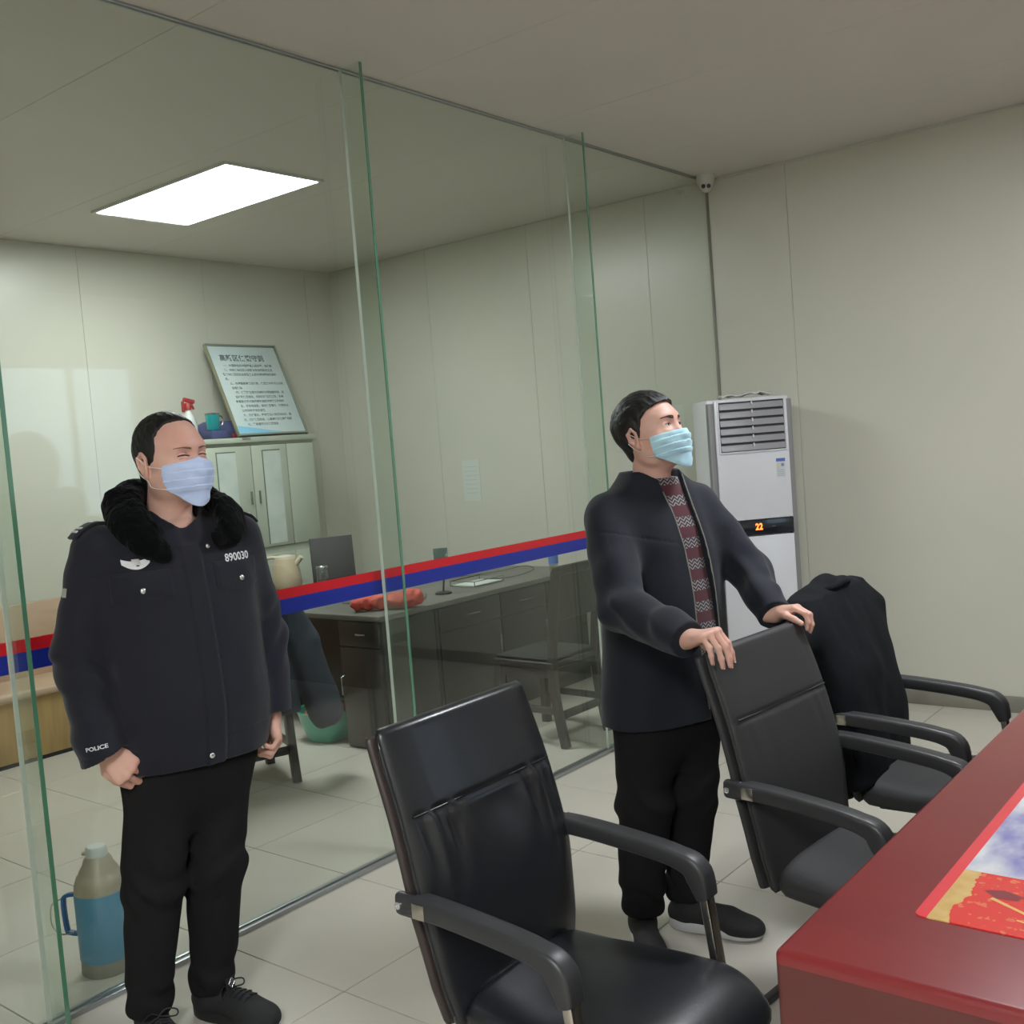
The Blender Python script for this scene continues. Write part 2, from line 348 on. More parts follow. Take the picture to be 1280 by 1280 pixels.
# ------------------------------------------------------------------ numpy fields: one continuous skin from blended solids
def lattice_noise(X, Y, Z, seed=0):
    def h(i, j, k):
        n = (i * 73856093) ^ (j * 19349663) ^ (k * 83492791) ^ (seed * 2654435761 & 0x7fffffff)
        n = (n ^ (n >> 13)) * 1274126177 & 0x7fffffff
        return ((n ^ (n >> 16)) & 0xffff) / 32767.5 - 1
    xi, yi, zi = [np.floor(a).astype(np.int64) for a in (X, Y, Z)]
    xf, yf, zf = X - xi, Y - yi, Z - zi
    s = lambda t: t * t * (3 - 2 * t)
    u, v, w = s(xf), s(yf), s(zf); r = 0
    for a in (0, 1):
        for b in (0, 1):
            for c in (0, 1):
                r = r + h(xi + a, yi + b, zi + c) * (u if a else 1 - u) * (v if b else 1 - v) * (w if c else 1 - w)
    return r
class Field:
    def __init__(s, lo, hi, h):
        s.lo = np.array(lo, float); s.h = h; s.n = [int(math.ceil((b - a) / h)) + 1 for a, b in zip(lo, hi)]
        s.d = np.full(s.n, .1, np.float32)
    def sub(s, lo, hi):
        i0 = [max(0, int((a - l) / s.h)) for a, l in zip(lo, s.lo)]
        i1 = [min(n, int((b - l) / s.h) + 2) for b, l, n in zip(hi, s.lo, s.n)]
        if any(b <= a for a, b in zip(i0, i1)): return None
        sl = tuple(slice(a, b) for a, b in zip(i0, i1))
        g = [(np.arange(a, b) * s.h + l).astype(np.float32) for a, b, l in zip(i0, i1, s.lo)]
        return sl, g[0][:, None, None], g[1][None, :, None], g[2][None, None, :]
    def put(s, sl, d, k, op='add'):
        cur = s.d[sl]
        if op == 'sub': d = -d; 
        if k <= 0: r = np.minimum(cur, d) if op == 'add' else np.maximum(cur, d)
        elif op == 'add':
            h = np.clip(.5 + .5 * (cur - d) / k, 0, 1); r = cur * (1 - h) + d * h - k * h * (1 - h)
        else:
            h = np.clip(.5 - .5 * (cur - d) / k, 0, 1); r = cur * (1 - h) + d * h + k * h * (1 - h)
        s.d[sl] = r
    def cap(s, a, b, ra, rb=None, k=.02, op='add', flat=None, clip=None, warp=None):
        rb = ra if rb is None else rb; a = np.array(a, float); b = np.array(b, float); R = max(ra, rb) + k + .02
        q = s.sub(np.minimum(a, b) - R, np.maximum(a, b) + R)
        if q is None: return s
        sl, X, Y, Z = q; ab = b - a; L = ab @ ab + 1e-12
        px, py, pz = X - a[0], Y - a[1], Z - a[2]
        t = np.clip((px * ab[0] + py * ab[1] + pz * ab[2]) / L, 0, 1)
        qx, qy, qz = px - t * ab[0], py - t * ab[1], pz - t * ab[2]
        if flat:
            n, sc = np.array(flat[0], float), flat[1]; n /= np.linalg.norm(n)
            w = qx * n[0] + qy * n[1] + qz * n[2]; f = (1 / sc - 1)
            ln = np.sqrt((qx + n[0] * w * f) ** 2 + (qy + n[1] * w * f) ** 2 + (qz + n[2] * w * f) ** 2)
            r = ra + (rb - ra) * t; d = (ln - r) * (sc + (1 - sc) * .3)
        else: d = np.sqrt(qx ** 2 + qy ** 2 + qz ** 2) - (ra + (rb - ra) * t)
        if warp is not None: d = d + warp(X, Y, Z)
        if clip is not None:
            for c, n in clip:
                n = np.array(n, float); n /= np.linalg.norm(n); d = np.maximum(d, (X - c[0]) * n[0] + (Y - c[1]) * n[1] + (Z - c[2]) * n[2])
        s.put(sl, d, k, op); return s
    def chain(s, pts, rs, k=.02, **kw):
        for i in range(len(pts) - 1): s.cap(pts[i], pts[i + 1], rs[i], rs[i + 1], k, **kw)
        return s
    def ell(s, c, r, k=.02, R=None, op='add', clip=None, warp=None):
        c = np.array(c, float); r = np.array(r, float)
        if R is not None: q_ = float(np.linalg.norm(np.array(R)[:, 0])); R = np.array(R) / q_; r = r * q_
        m_ = r.max() + k + .02
        q = s.sub(c - m_, c + m_)
        if q is None: return s
        sl, X, Y, Z = q; x, y, z = X - c[0], Y - c[1], Z - c[2]
        if R is not None:
            x, y, z = (R[0][0] * x + R[1][0] * y + R[2][0] * z, R[0][1] * x + R[1][1] * y + R[2][1] * z, R[0][2] * x + R[1][2] * y + R[2][2] * z)
        k0 = np.sqrt((x / r[0]) ** 2 + (y / r[1]) ** 2 + (z / r[2]) ** 2); k1 = np.sqrt((x / r[0] ** 2) ** 2 + (y / r[1] ** 2) ** 2 + (z / r[2] ** 2) ** 2) + 1e-6
        d = k0 * (k0 - 1) / k1
        if warp is not None: d = d + warp(X, Y, Z)
        if clip is not None:
            for cc, n in clip:
                n = np.array(n, float); n /= np.linalg.norm(n); d = np.maximum(d, (X - cc[0]) * n[0] + (Y - cc[1]) * n[1] + (Z - cc[2]) * n[2])
        s.put(sl, d, k, op); return s
    def loft(s, knots, k=.02, p=2.3, op='add', warp=None):
        """knots: (z, cx, cy, half depth, half width), superellipse sections"""
        K = np.array(knots, float); z0, z1 = K[0, 0], K[-1, 0]; R = max(K[:, 3].max(), K[:, 4].max()) + .06
        q = s.sub((K[:, 1].min() - R, K[:, 2].min() - R, z0 - .04), (K[:, 1].max() + R, K[:, 2].max() + R, z1 + .04))
        sl, X, Y, Z = q; zc = np.clip(Z, z0, z1)
        # smooth interpolation of the knots
        zz = np.linspace(z0, z1, 200); kn = [np.interp(zz, K[:, 0], K[:, j]) for j in range(1, 5)]
        ker = np.hanning(25); ker /= ker.sum()
        kn = [np.convolve(np.pad(v, 12, mode='reflect', reflect_type='odd'), ker, 'valid') for v in kn]
        cx, cy, a, b = [np.interp(zc, zz, v) for v in kn]
        e = (np.abs((X - cx) / a) ** p + np.abs((Y - cy) / b) ** p) ** (1 / p)
        rr = np.sqrt((X - cx) ** 2 + (Y - cy) ** 2) + 1e-6
        d = (e - 1) * rr / np.maximum(e, .3)
        if warp is not None: d = d + warp(X, Y, Z)
        d = np.maximum(d, np.maximum(z0 - Z, Z - z1)); s.put(sl, d.astype(np.float32), k, op); return s
    def apply(s, fn, lo=None, hi=None):
        lo = s.lo if lo is None else lo; hi = s.lo + np.array(s.n) * s.h if hi is None else hi
        q = s.sub(lo, hi)
        if q is None: return s
        sl, X, Y, Z = q; cur = s.d[sl]
        act = np.abs(cur) < .03                       # only near the surface
        idx = np.nonzero(act)
        x = X[idx[0], 0, 0]; y = Y[0, idx[1], 0]; z = Z[0, 0, idx[2]]
        cur = cur.copy(); cur[idx] = fn(cur[idx], x, y, z); s.d[sl] = cur; return s
    def mesh(s, name, material, parent=None, relax=2):
        d = s.d; nx, ny, nz = d.shape
        d[0] = d[-1] = .1; d[:, 0] = d[:, -1] = .1; d[:, :, 0] = d[:, :, -1] = .1
        ins = d < 0
        mix = np.zeros((nx - 1, ny - 1, nz - 1), np.uint8)
        for a in (0, 1):
            for b in (0, 1):
                for c in (0, 1): mix += ins[a:nx - 1 + a, b:ny - 1 + b, c:nz - 1 + c]
        act = np.nonzero((mix > 0) & (mix < 8)); n = len(act[0])
        ids = np.full((nx - 1, ny - 1, nz - 1), -1, np.int32); ids[act] = np.arange(n)
        cv = {}
        for a in (0, 1):
            for b in (0, 1):
                for c in (0, 1): cv[a, b, c] = d[act[0] + a, act[1] + b, act[2] + c]
        acc = np.zeros((n, 3)); cnt = np.zeros(n)
        E = []
        for ax in range(3):
            for u in (0, 1):
                for v in (0, 1):
                    p = [0, 0, 0]; q = [0, 0, 0]; o = [i for i in range(3) if i != ax]
                    p[o[0]] = q[o[0]] = u; p[o[1]] = q[o[1]] = v; q[ax] = 1; E.append((ax, tuple(p), tuple(q)))
        for ax, p, q in E:
            A, B = cv[p], cv[q]; cr = (A < 0) != (B < 0); t = np.where(cr, A / np.where(cr, A - B, 1), 0)
            P = np.tile(np.array(p, float), (n, 1)); P[:, ax] = t
            acc[cr] += P[cr]; cnt[cr] += 1
        V = (acc / cnt[:, None] + np.array(act).T) * s.h + s.lo
        Fs = []
        for ax in range(3):
            sh = [slice(1, -1)] * 3; s0 = [slice(1, None)] * 3
            o = [i for i in range(3) if i != ax]
            A = ins; i0 = [slice(1, m_ - 1) for m_ in d.shape]; i1 = list(i0); i0[ax] = slice(0, d.shape[ax] - 1); i1[ax] = slice(1, d.shape[ax])
            a_, b_ = A[tuple(i0)], A[tuple(i1)]; e = np.nonzero(a_ != b_); flip = a_[e]
            I = [e[0], e[1], e[2]]; I[o[0]] = I[o[0]] + 1; I[o[1]] = I[o[1]] + 1
            def cell(u, v):
                J = [I[0], I[1], I[2]]; J[o[0]] = J[o[0]] - u; J[o[1]] = J[o[1]] - v; return ids[J[0], J[1], J[2]]
            q = np.stack([cell(1, 1), cell(0, 1), cell(0, 0), cell(1, 0)], 1)
            if ax == 1: flip = ~flip
            q[~flip] = q[~flip][:, ::-1]; Fs.append(q)
        F = np.concatenate(Fs)
        ed = np.concatenate([F[:, [0, 1]], F[:, [1, 2]], F[:, [2, 3]], F[:, [3, 0]]])
        for _ in range(relax):
            S = np.zeros_like(V); C = np.zeros(n)
            for j in range(3): S[:, j] = np.bincount(ed[:, 0], V[ed[:, 1], j], n) + np.bincount(ed[:, 1], V[ed[:, 0], j], n)
            C = np.bincount(ed[:, 0], minlength=n) + np.bincount(ed[:, 1], minlength=n)
            V = V * .5 + S / np.maximum(C, 1)[:, None] * .5
        me = bpy.data.meshes.new(name)
        me.vertices.add(n); me.vertices.foreach_set('co', V.ravel().astype(np.float32))
        me.loops.add(F.size); me.loops.foreach_set('vertex_index', F.ravel().astype(np.int32))
        me.polygons.add(len(F)); me.polygons.foreach_set('loop_start', np.arange(0, F.size, 4, dtype=np.int32))
        me.update(calc_edges=True); me.validate()
        ob = link(name, me, material, parent, True); return ob

# ------------------------------------------------------------------ the room
def struct(name, label=None, loc=(0, 0, 0)):
    o = empty(name, loc, 0, label, None, None, 'structure'); return o

# floor tiles on a grout bed
TS = .6155; X0, Y0 = -1.812, 2.016
floor = cbox('floor', (XL - .1, YN - .1, -.06), (XR + .1, W + .1, -.004), 'grout', None, 0); tag(floor, 'pale beige glossy square floor tiles with thin joints', kind='structure')
bm = bmesh.new(); box(bm, (0, 0, -.006), (TS - .0035, TS - .0035, .012), None, .0012, 1)
tme = bpy.data.meshes.new('tile'); bm.to_mesh(tme); bm.free(); tme.materials.append(MT['tile'])
i0, i1 = int(math.floor((XL - X0) / TS)), int(math.ceil((XR - X0) / TS)); j0, j1 = int(math.floor((YN - Y0) / TS)), int(math.ceil((W - Y0) / TS))
for i in range(i0, i1):
    for j in range(j0, j1):
        cx, cy = X0 + (i + .5) * TS, Y0 + (j + .5) * TS
        t = bpy.data.objects.new('tile', tme); COL.objects.link(t)
        ax, bx = max(cx - TS / 2, XL), min(cx + TS / 2, XR); ay, by = max(cy - TS / 2, YN), min(cy + TS / 2, W)
        if bx - ax < .02 or by - ay < .02: bpy.data.objects.remove(t); continue
        t.location = ((ax + bx) / 2, (ay + by) / 2, 0); t.scale = ((bx - ax) / TS, (by - ay) / TS, 1)
        t.parent = floor

# ceiling: wide steel panels with fine joints
ceiling = cbox('ceiling', (XL - .1, YN - .1, HC + .012), (XR + .1, W + .1, HC + .08), 'cab_line', None, 0); tag(ceiling, 'flat grey beige panel ceiling', kind='structure')
y = YN
k = 0
while y < W - .01:
    y2 = min(y + .955, W) if k else 1.30 - 3 * .955 + .0
    if k == 0: y2 = YN + .4
    cbox('ceiling_panel', (XL, y + .0008, HC), (XR, y2 - .0008, HC + .02), 'ceil', ceiling, .0008, 1); y = y2; k += 1

# walls made of upright steel panels
def panel_wall(name, axis, pos, a0, a1, edges, label, out):
    """axis 'x': wall plane x=pos running along y"""
    if axis == 'y': back = cbox(name, (a0, pos + out * .05, 0), (a1, pos + out * .02, HC + .05), 'cab_line', None, 0)
    else: back = cbox(name, (pos + out * .05, a0, 0), (pos + out * .02, a1, HC + .05), 'cab_line', None, 0)
    tag(back, label, kind='structure'); e = [a0] + [v for v in edges if a0 < v < a1] + [a1]
    for u, v in zip(e[:-1], e[1:]):
        if axis == 'y': cbox('wall_panel', (u + .0008, pos, 0), (v - .0008, pos + out * .03, HC), 'wall', back, .0012, 1)
        else: cbox('wall_panel', (pos, u + .0008, 0), (pos + out * .03, v - .0008, HC), 'wall', back, .0012, 1)
    return back
panel_wall('wall_far', 'y', W, XL - .08, XR + .12, [-5.39, -4.44, -3.49, -2.545, -1.195, -.25, .7, 1.65], 'pale grey green steel panel wall behind the air conditioner', 1)
panel_wall('wall_left', 'x', XL, YN - .04, W, [YN + .95 * i for i in range(1, 9)], 'pale green steel panel wall behind the steel cabinet', -1)
panel_wall('wall_near', 'y', YN, XL, XR, [XL + .95 * i for i in range(1, 9)], 'pale steel panel wall', -1)
# right wall with a window opening (behind the frame edge; the glass partition mirrors it)
WY0, WY1, WZ0, WZ1 = 3.9, 5.1, 1.25, 2.55
wr = cbox('wall_right', (XR + .12, YN, 0), (XR + .10, WY0, HC + .05), 'cab_line', None, 0); tag(wr, 'pale steel panel wall with a window', kind='structure')
for lo, hi in (((XR, YN, 0), (XR + .1, 0, HC)), ((XR, 0, 0), (XR + .1, 2, HC)), ((XR, 2, 0), (XR + .1, WY0, HC)), ((XR, WY0, 0), (XR + .1, WY1, WZ0)), ((XR, WY0, WZ1), (XR + .1, WY1, HC)), ((XR, WY1, 0), (XR + .1, W, HC))):
    cbox('wall_panel', lo, hi, 'wall', wr, .0008, 1)
w1 = struct('window_1', 'white framed window letting in daylight'); w1.location = (XR + .05, (WY0 + WY1) / 2, (WZ0 + WZ1) / 2)
hy, hz = (WY1 - WY0) / 2, (WZ1 - WZ0) / 2
for c, s in (((0, -hy + .025, 0), (.06, .05, 2 * hz)), ((0, hy - .025, 0), (.06, .05, 2 * hz)), ((0, 0, 0), (.06, .04, 2 * hz)), ((0, 0, hz - .025), (.06, 2 * hy, .05)), ((0, 0, -hz + .025), (.06, 2 * hy, .05))):
    mbox('window_frame', c, s, 'win_frame', w1)
for sgn in (-1, 1): mbox('pane', (0, sgn * hy / 2, 0), (.006, hy - .05, 2 * hz - .09), 'win_glass', w1, None, 0)

# skirting
for nm, lo, hi in (('baseboard_far', (G + .06, W - .014, 0), (XR, W, .085)), ('baseboard_right', (XR - .014, YN, 0), (XR, W - .02, .085)), ('baseboard_left', (XL, YN, 0), (XL + .014, W, .085))):
    tag(cbox(nm, lo, hi, 'skirting', None, .003), 'grey brown tiled skirting along the foot of the wall', kind='structure')
tag(cbox('trim_1', (G + .05, W - .012, HC - .012), (XR, W, HC), 'dome', None, .002), 'thin pale bead between wall and ceiling', kind='structure')

# ------------------------------------------------------------------ glass partition
FINY = [.005, 1.417, 2.913, 4.390]
gw = struct('wall_partition', 'floor to ceiling clear glass partition with glass fins and a red and blue tape')
fy = [YN] + FINY + [W]
for a, b in zip(fy[:-1], fy[1:]):
    cbox('glass_pane', (G - .006, a + .002, .012), (G + .006, b - .002, HC - .004), 'glass', gw, 0)
for y in FINY:
    fo = cbox('glass_fin', (G + .007, y - .006, .012), (G + .118, y + .006, HC - .004), 'fin', gw, 0)
    e = cbox('polished_edge', (G + .118, y - .0062, .012), (G + .1215, y + .0062, HC - .006), 'fin_edge', fo, 0)
    e2 = cbox('silicone_bead', (G + .0062, y - .0072, .012), (G + .0076, y + .0072, HC - .006), 'silicone', fo, 0)
cbox('floor_channel', (G - .024, YN, 0), (G - .007, W, .016), 'alu', gw, .002)
cbox('floor_channel', (G + .007, YN, 0), (G + .024, W, .016), 'alu', gw, .002)
cbox('ceiling_channel', (G - .014, YN, HC - .007), (G - .007, W, HC), 'alu', gw, .001)
cbox('ceiling_channel', (G + .007, YN, HC - .007), (G + .014, W, HC), 'alu', gw, .001)
cbox('wall_channel', (G - .006, W - .006, 0), (G + .012, W, HC), 'skirting', gw, .001)
cbox('red_tape', (G + .0062, YN, 1.118), (G + .0070, FINY[0] - .009, 1.150), 'red_tape', gw, 0)
for a, b in zip(fy[:-1], fy[1:]):
    a_, b_ = a + .0095, b - .0095
    if a == YN: continue
    cbox('red_tape', (G + .0062, a_, 1.113), (G + .0070, b_, 1.150), 'red_tape', gw, 0)
for a, b in zip(fy[:-1], fy[1:]):
    cbox('blue_tape', (G + .0062, a + .0095, 1.057), (G + .0070, b - .0095, 1.113), 'blue_tape', gw, 0)

# ------------------------------------------------------------------ ceiling LED panels
def led(x, y, sx, sy, label, m_, group=None):
    t = empty('ceiling_light', (x, y, HC), 0, label, 'light')
    bm = bmesh.new(); f = .02
    for c, s in (((0, sy / 2 - f / 2, -.006), (sx, f, .012)), ((0, -sy / 2 + f / 2, -.006), (sx, f, .012)), ((sx / 2 - f / 2, 0, -.006), (f, sy - 2 * f, .012)), ((-sx / 2 + f / 2, 0, -.006), (f, sy - 2 * f, .012))):
        box(bm, c, s, None, 0)
    from_bm('lamp_frame', bm, 'white_paint', t)
    mbox('diffuser', (0, 0, -.004), (sx - 2 * f, sy - 2 * f, .004), m_, t, None, 0)
led(-4.93, 3.62, 1.24, .64, 'bright rectangular LED panel in the ceiling beyond the glass', 'lamp')
led(-.84, 3.63, .62, .62, 'square ceiling LED panel above the far end of the red table', 'lamp_front')
led(-.10, -.95, .62, 1.24, 'added ceiling LED panel behind the camera for soft fill', 'lamp_front')  # unseen panel behind the camera, added as soft fill

# ------------------------------------------------------------------ conference table and mat
def conference_table():
    x0, x1, y0, y1, z = -.765, .70, 1.530, 5.0, .752
    t = empty('conference_table', ((x0 + x1) / 2, (y0 + y1) / 2, 0), 0, 'glossy dark red conference table with a rounded edge', 'table')
    hx, hy = (x1 - x0) / 2, (y1 - y0) / 2
    def slab(name, c, s, m_, top):
        bm = bmesh.new(); box(bm, c, s); bm.edges.ensure_lookup_table()
        def pick(e):
            a, b = e.verts; low = min(v.co.z for v in bm.verts) + 1e-4
            if abs(a.co.z - b.co.z) > 1e-4: return True
            return top and a.co.z > low
        bmesh.ops.bevel(bm, geom=[e for e in bm.edges if pick(e)], offset=.013, segments=5, affect='EDGES', profile=.5)
        return from_bm(name, bm, m_, t, auto=50)
    slab('tabletop', (0, 0, z - .012), (2 * hx, 2 * hy, .024), 'table', True)
    for s in (-1, 1): slab('end_panel', (0, s * (hy - .030), (z - .0242) / 2), (2 * hx, .06, z - .0242), 'table_shaded', False)
    for s in (-1, 1): mbox('apron', (s * (hx - .32), 0, z - .13), (.025, 2 * hy - .13, .11), 'table_shaded', t, None, .003)
    mbox('modesty_panel', (0, 0, .36), (.03, 2 * hy - .13, .55), 'table_shaded', t, None, .003)
conference_table()
dm = empty('desk_mat', (-.612, 1.752, .7522), 0, 'shiny red and gold picture mat lying on the red table', 'mat')
bm = bmesh.new(); V = [(p[0] + .36, p[1] + .60) for p in rrect(.72, 1.20, .015, 4)]
vb = [bm.verts.new((a, b, 0)) for a, b in V]; vt = [bm.verts.new((a, b, .0022)) for a, b in V]
bm.faces.new(vt); bm.faces.new(vb[::-1])
for i in range(len(V)): bm.faces.new([vb[i], vb[(i + 1) % len(V)], vt[(i + 1) % len(V)], vt[i]])
from_bm('mat_sheet', bm, 'mat_print', dm)
# printed figures on the red part: dark red shape, white ring, streaks
def patch(name, pts, m_, par, z): 
    V = [(a, b, z) for a, b in pts]; return from_py(name, V, [tuple(range(len(V)))], m_, par, False)
MT['print_dark'] = mat('dark red print', (.22, .02, .03), .3); MT['print_gold'] = mat('gold print', (.70, .42, .12), .3); MT['print_pale'] = mat('pale print', (.75, .62, .55), .3)
patch('print_patch', [(.075, .150), (.105, .165), (.140, .150), (.135, .130), (.100, .125)], 'print_dark', dm, .0024)
patch('print_streak', [(.095, .128), (.16, .088), (.158, .082), (.092, .120)], 'print_gold', dm, .0024)
V, F = sweep_geo([(.205 + .013 * cos(a), .152 + .016 * sin(a), .0024) for a in np.linspace(0, 2 * pi, 19)[:-1]], [(.003, 0), (0, .0003), (-.003, 0), (0, -.0001)], (0, 0, 1), True)
from_py('print_ring', V, F, 'print_pale', dm)
for a, b, c, d in ((.16, .17, .30, .20), (.17, .10, .33, .13), (.15, .06, .26, .03), (.24, .13, .36, .09)):
    patch('print_streak', [(a, b), (c, d), (c, d - .003), (a, b - .005)], 'print_gold', dm, .0024)
patch('print_patch', [(.20 + .02 * cos(q), .335 + .03 * sin(q)) for q in np.linspace(0, 2 * pi, 13)[:-1]], 'black', dm, .0024)

# ------------------------------------------------------------------ black leather armchairs
def pillow(rings, n=36, p=4.5, disp=None):
    """rings: (centre, half width, half thickness, normal) ; local y is the width"""
    V = []; F = []
    for i, (c, w, t, nrm) in enumerate(rings):
        c = Vector(c); nrm = Vector(nrm).normalized()
        for j in range(n):
            a = 2 * pi * j / n; ca, sa = cos(a), sin(a)
            u = w * math.copysign(abs(ca) ** (2 / p), ca); v = t * math.copysign(abs(sa) ** (2 / 2.6), sa)
            q = c + Vector((0, u, 0)) + nrm * v
            if disp: q += nrm * disp(i / (len(rings) - 1), u / w, sa)
            V.append(q)
    k = len(rings)
    for i in range(k - 1):
        for j in range(n):
            j2 = (j + 1) % n; F.append((i * n + j, i * n + j2, (i + 1) * n + j2, (i + 1) * n + j))
    F.append(tuple(range(n))[::-1]); F.append(tuple((k - 1) * n + j for j in range(n)))
    return V, F
def interp_path(P, n):
    P = smooth_pts(P, 12); L = [0]
    for a, b in zip(P[:-1], P[1:]): L.append(L[-1] + (b - a).length)
    out = []
    for i in range(n):
        s = L[-1] * i / (n - 1); j = max(1, next((q for q in range(1, len(L)) if L[q] >= s - 1e-9), len(L) - 1))
        t = (s - L[j - 1]) / (L[j] - L[j - 1] + 1e-9); out.append(P[j - 1].lerp(P[j], t))
    return out
CH_W = .225
def make_chair(label, loc, rz, leather='leather', wrinkle=1.0, side='leather_side'):
    t = empty('office_chair', loc, rz, label, 'chair', 'black office armchairs along the red table')
    # backrest: from below the seat up to the rolled top edge
    path = [(.040, 0, .375), (.030, 0, .50), (.008, 0, .66), (-.030, 0, .82), (-.075, 0, .955), (-.098, 0, 1.020)]
    N = 70; P = interp_path(path, N)
    def wid(v): return np.interp(v, [0, .15, .40, .62, .85, 1], [.205, .232, .256, .254, .251, .247])
    rings = []
    for i, p in enumerate(P):
        v = i / (N - 1); a = P[max(0, i - 1)]; b = P[min(N - 1, i + 1)]; tg = (b - a).normalized(); nrm = Vector((0, 1, 0)).cross(tg)
        edge = min(1, min(v, 1 - v) / .022); th = .024 * sqrt(max(.02, 1 - (1 - edge) ** 2)); rings.append((p, wid(v) - .008 * (1 - edge), th, nrm))
    sv = .70
    def disp(v, u, sa):
        if sa <= 0: return 0
        d = .010 * (1 - u * u) * sa                                             # soft crown of the pad
        d -= .013 * math.exp(-((v - sv) / .006) ** 2) * min(1, sa * 2) * (1 - abs(u) ** 8)
        if v < sv:                                                                # gathered folds under the seam
            w = math.exp(-((sv - .05 - v) / .15) ** 2) * (1 - u ** 4)
            d += wrinkle * .0065 * w * (sin(u * 23 + 2 * sin(v * 9)) * .7 + sin(u * 41 + v * 11) * .35) * sa
        return d
    V, F = pillow(rings, 150, 6, disp); back = from_py('backrest', V, F, leather, t)
    # rear shell (dark brown edge) a little behind the pad
    r2 = [(Vector(c) - Vector(n_).normalized() * .034, w + .002, .017, n_) for c, w, th, n_ in rings[1:-1]]
    V, F = pillow(r2, 28, 7); from_py('back_panel', V, F, side, t)
    # piping round the pad
    pp = []
    for s in (1, -1):
        seq = range(3, N - 2) if s == 1 else range(N - 3, 2, -1)
        for i in seq[::3] if s == 1 else list(seq)[::3]:
            c, w, th, n_ = rings[i]; pp.append(Vector(c) + Vector((0, s * (w - .001), 0)) - Vector(n_).normalized() * .002)
    tube('piping', pp, .0045, leather, t, 8)
    cs, w, th, n_ = rings[int(sv * (N - 1))]
    tube('seam_welt', [Vector(cs) + Vector((0, u * (w - .018), 0)) + Vector(n_).normalized() * (.0225 - .004 * abs(u) ** 8 + .0035 * (1 - u * u)) + Vector((0, 0, .004)) for u in np.linspace(-1, 1, 21)], .0024, leather, t, 6)
    # seat cushion with a rolled front
    sp = [(.045, 0, .405), (.18, 0, .402), (.34, 0, .412), (.46, 0, .408), (.525, 0, .372), (.540, 0, .335)]
    M_ = 44; P = interp_path(sp, M_); rings = []
    for i, p in enumerate(P):
        v = i / (M_ - 1); a = P[max(0, i - 1)]; b = P[min(M_ - 1, i + 1)]; tg = (b - a).normalized(); nrm = tg.cross(Vector((0, 1, 0)))
        edge = min(1, min(v, 1 - v) / .05); th = (.052 - .02 * v) * sqrt(max(.03, 1 - (1 - edge) ** 2))
        rings.append((p, np.interp(v, [0, .3, .75, 1], [.205, .232, .245, .225]) - .01 * (1 - edge), th, -nrm if nrm.z < 0 else nrm))
    V, F = pillow(rings, 48, 5, lambda v, u, sa: (.008 * (1 - u * u) * (1 - v * v) if sa > 0 else 0)); from_py('seat', V, F, leather, t)
    mbox('seat_base', (.26, 0, .356), (.34, .30, .02), 'black', t)
    # arms
    for s in (-1, 1):
        y = s * .262
        ap = smooth_pts([(.000, y, .668), (.10, y, .664), (.24, y, .652), (.320, y, .640), (.365, y, .620), (.388, y, .560)], 6)
        n_ = len(ap); scl = [(1, np.interp(i / (n_ - 1), [0, .1, .6, .85, 1], [.95, 1.0, 1.0, 1.35, .8])) for i in range(n_)]
        a = sweep('armrest', ap, rrect(.052, .040, .009), 'plastic', t, None, False, scl, 50)
        mbox('bracket', (-.020, s * .268, .664), (.060, .026, .050), 'plastic', a, None, .012, 3)
        mbox('steel_plate', (.030, s * .2885, .666), (.034, .003, .032), 'chrome', a, None, .001)
        lathe('bolt', [(0.0001, 0), (.008, 0), (.008, .004), (.003, .005), (.0001, .003)], (-.034, s * .281, .664), 'silver', a, 12, rot=Matrix.Rotation(radians(-90 * s), 3, 'X'))
        # flat steel post down to the floor and the runner back
        yy = s * .262
        post = [(.440, yy, .60), (.452, yy, .40), (.472, yy, .12)] + [(.478 - .05 * sin(q) * .9, yy, .062 - .05 * sin(q) + .0) for q in ()]
        post = smooth_pts([(.384, yy, .575), (.406, yy, .40), (.440, yy, .10), (.432, yy, .030), (.39, yy, .0115), (.20, yy, .0115), (-.02, yy, .0115), (-.06, yy, .0115)], 6)
        sweep('leg', post, rrect(.034, .022, .004), 'chrome', t, None, False, None, 50)
    tube('cross_bar', [(.410, -.262, .34), (.410, .262, .34)], .011, 'chrome', t)
    sweep('cross_bar', [(-.062, -.262, .0115), (-.062, .262, .0115)], rrect(.026, .020, .005), 'plastic', t)
    return t
ch1 = make_chair('empty black leather armchair nearest the camera with creases below its seam', (-1.552, 1.762, 0), 0, wrinkle=2.3)
ch2 = make_chair('black armchair that the man in the zipped coat holds by its top', (-1.250, 2.690, 0), radians(-5), 'leather_grey', .2, 'leather_grey')
ch3 = make_chair('black armchair farthest from the camera, under the draped dark coat', (-1.330, 3.430, 0), radians(2), 'leather_grey', .2, 'leather_grey')

def draped_coat():
    """dark coat hung over the top of the farthest armchair"""
    f = Field((-.32, -.50, .36), (.30, .42, 1.14), .007)
    def wr(X, Y, Z): return .010 * lattice_noise(X * 14 + 3, Y * 9, Z * 5, 5) + .006 * lattice_noise(X * 30, Y * 22, Z * 9, 6)
    f.loft([(.43, -.010, -.01, .115, .275), (.60, -.020, 0, .115, .285), (.80, -.055, 0, .11, .29), (.92, -.085, .0, .095, .295), (.985, -.098, .005, .08, .29), (1.030, -.10, .01, .055, .27)], .02, 4.0, warp=wr)
    f.chain([(-.10, -.19, .985), (-.12, -.34, .88), (-.10, -.38, .62)], [.050, .065, .05], .06, warp=wr)
    f.chain([(-.09, .22, .995), (-.06, .305, .93), (-.03, .31, .70)], [.045, .05, .04], .05, warp=wr)
    f.chain([(-.10, -.13, 1.010), (-.10, .0, 1.035), (-.10, .14, 1.015)], [.04, .035, .04], .05, warp=wr)
    return f
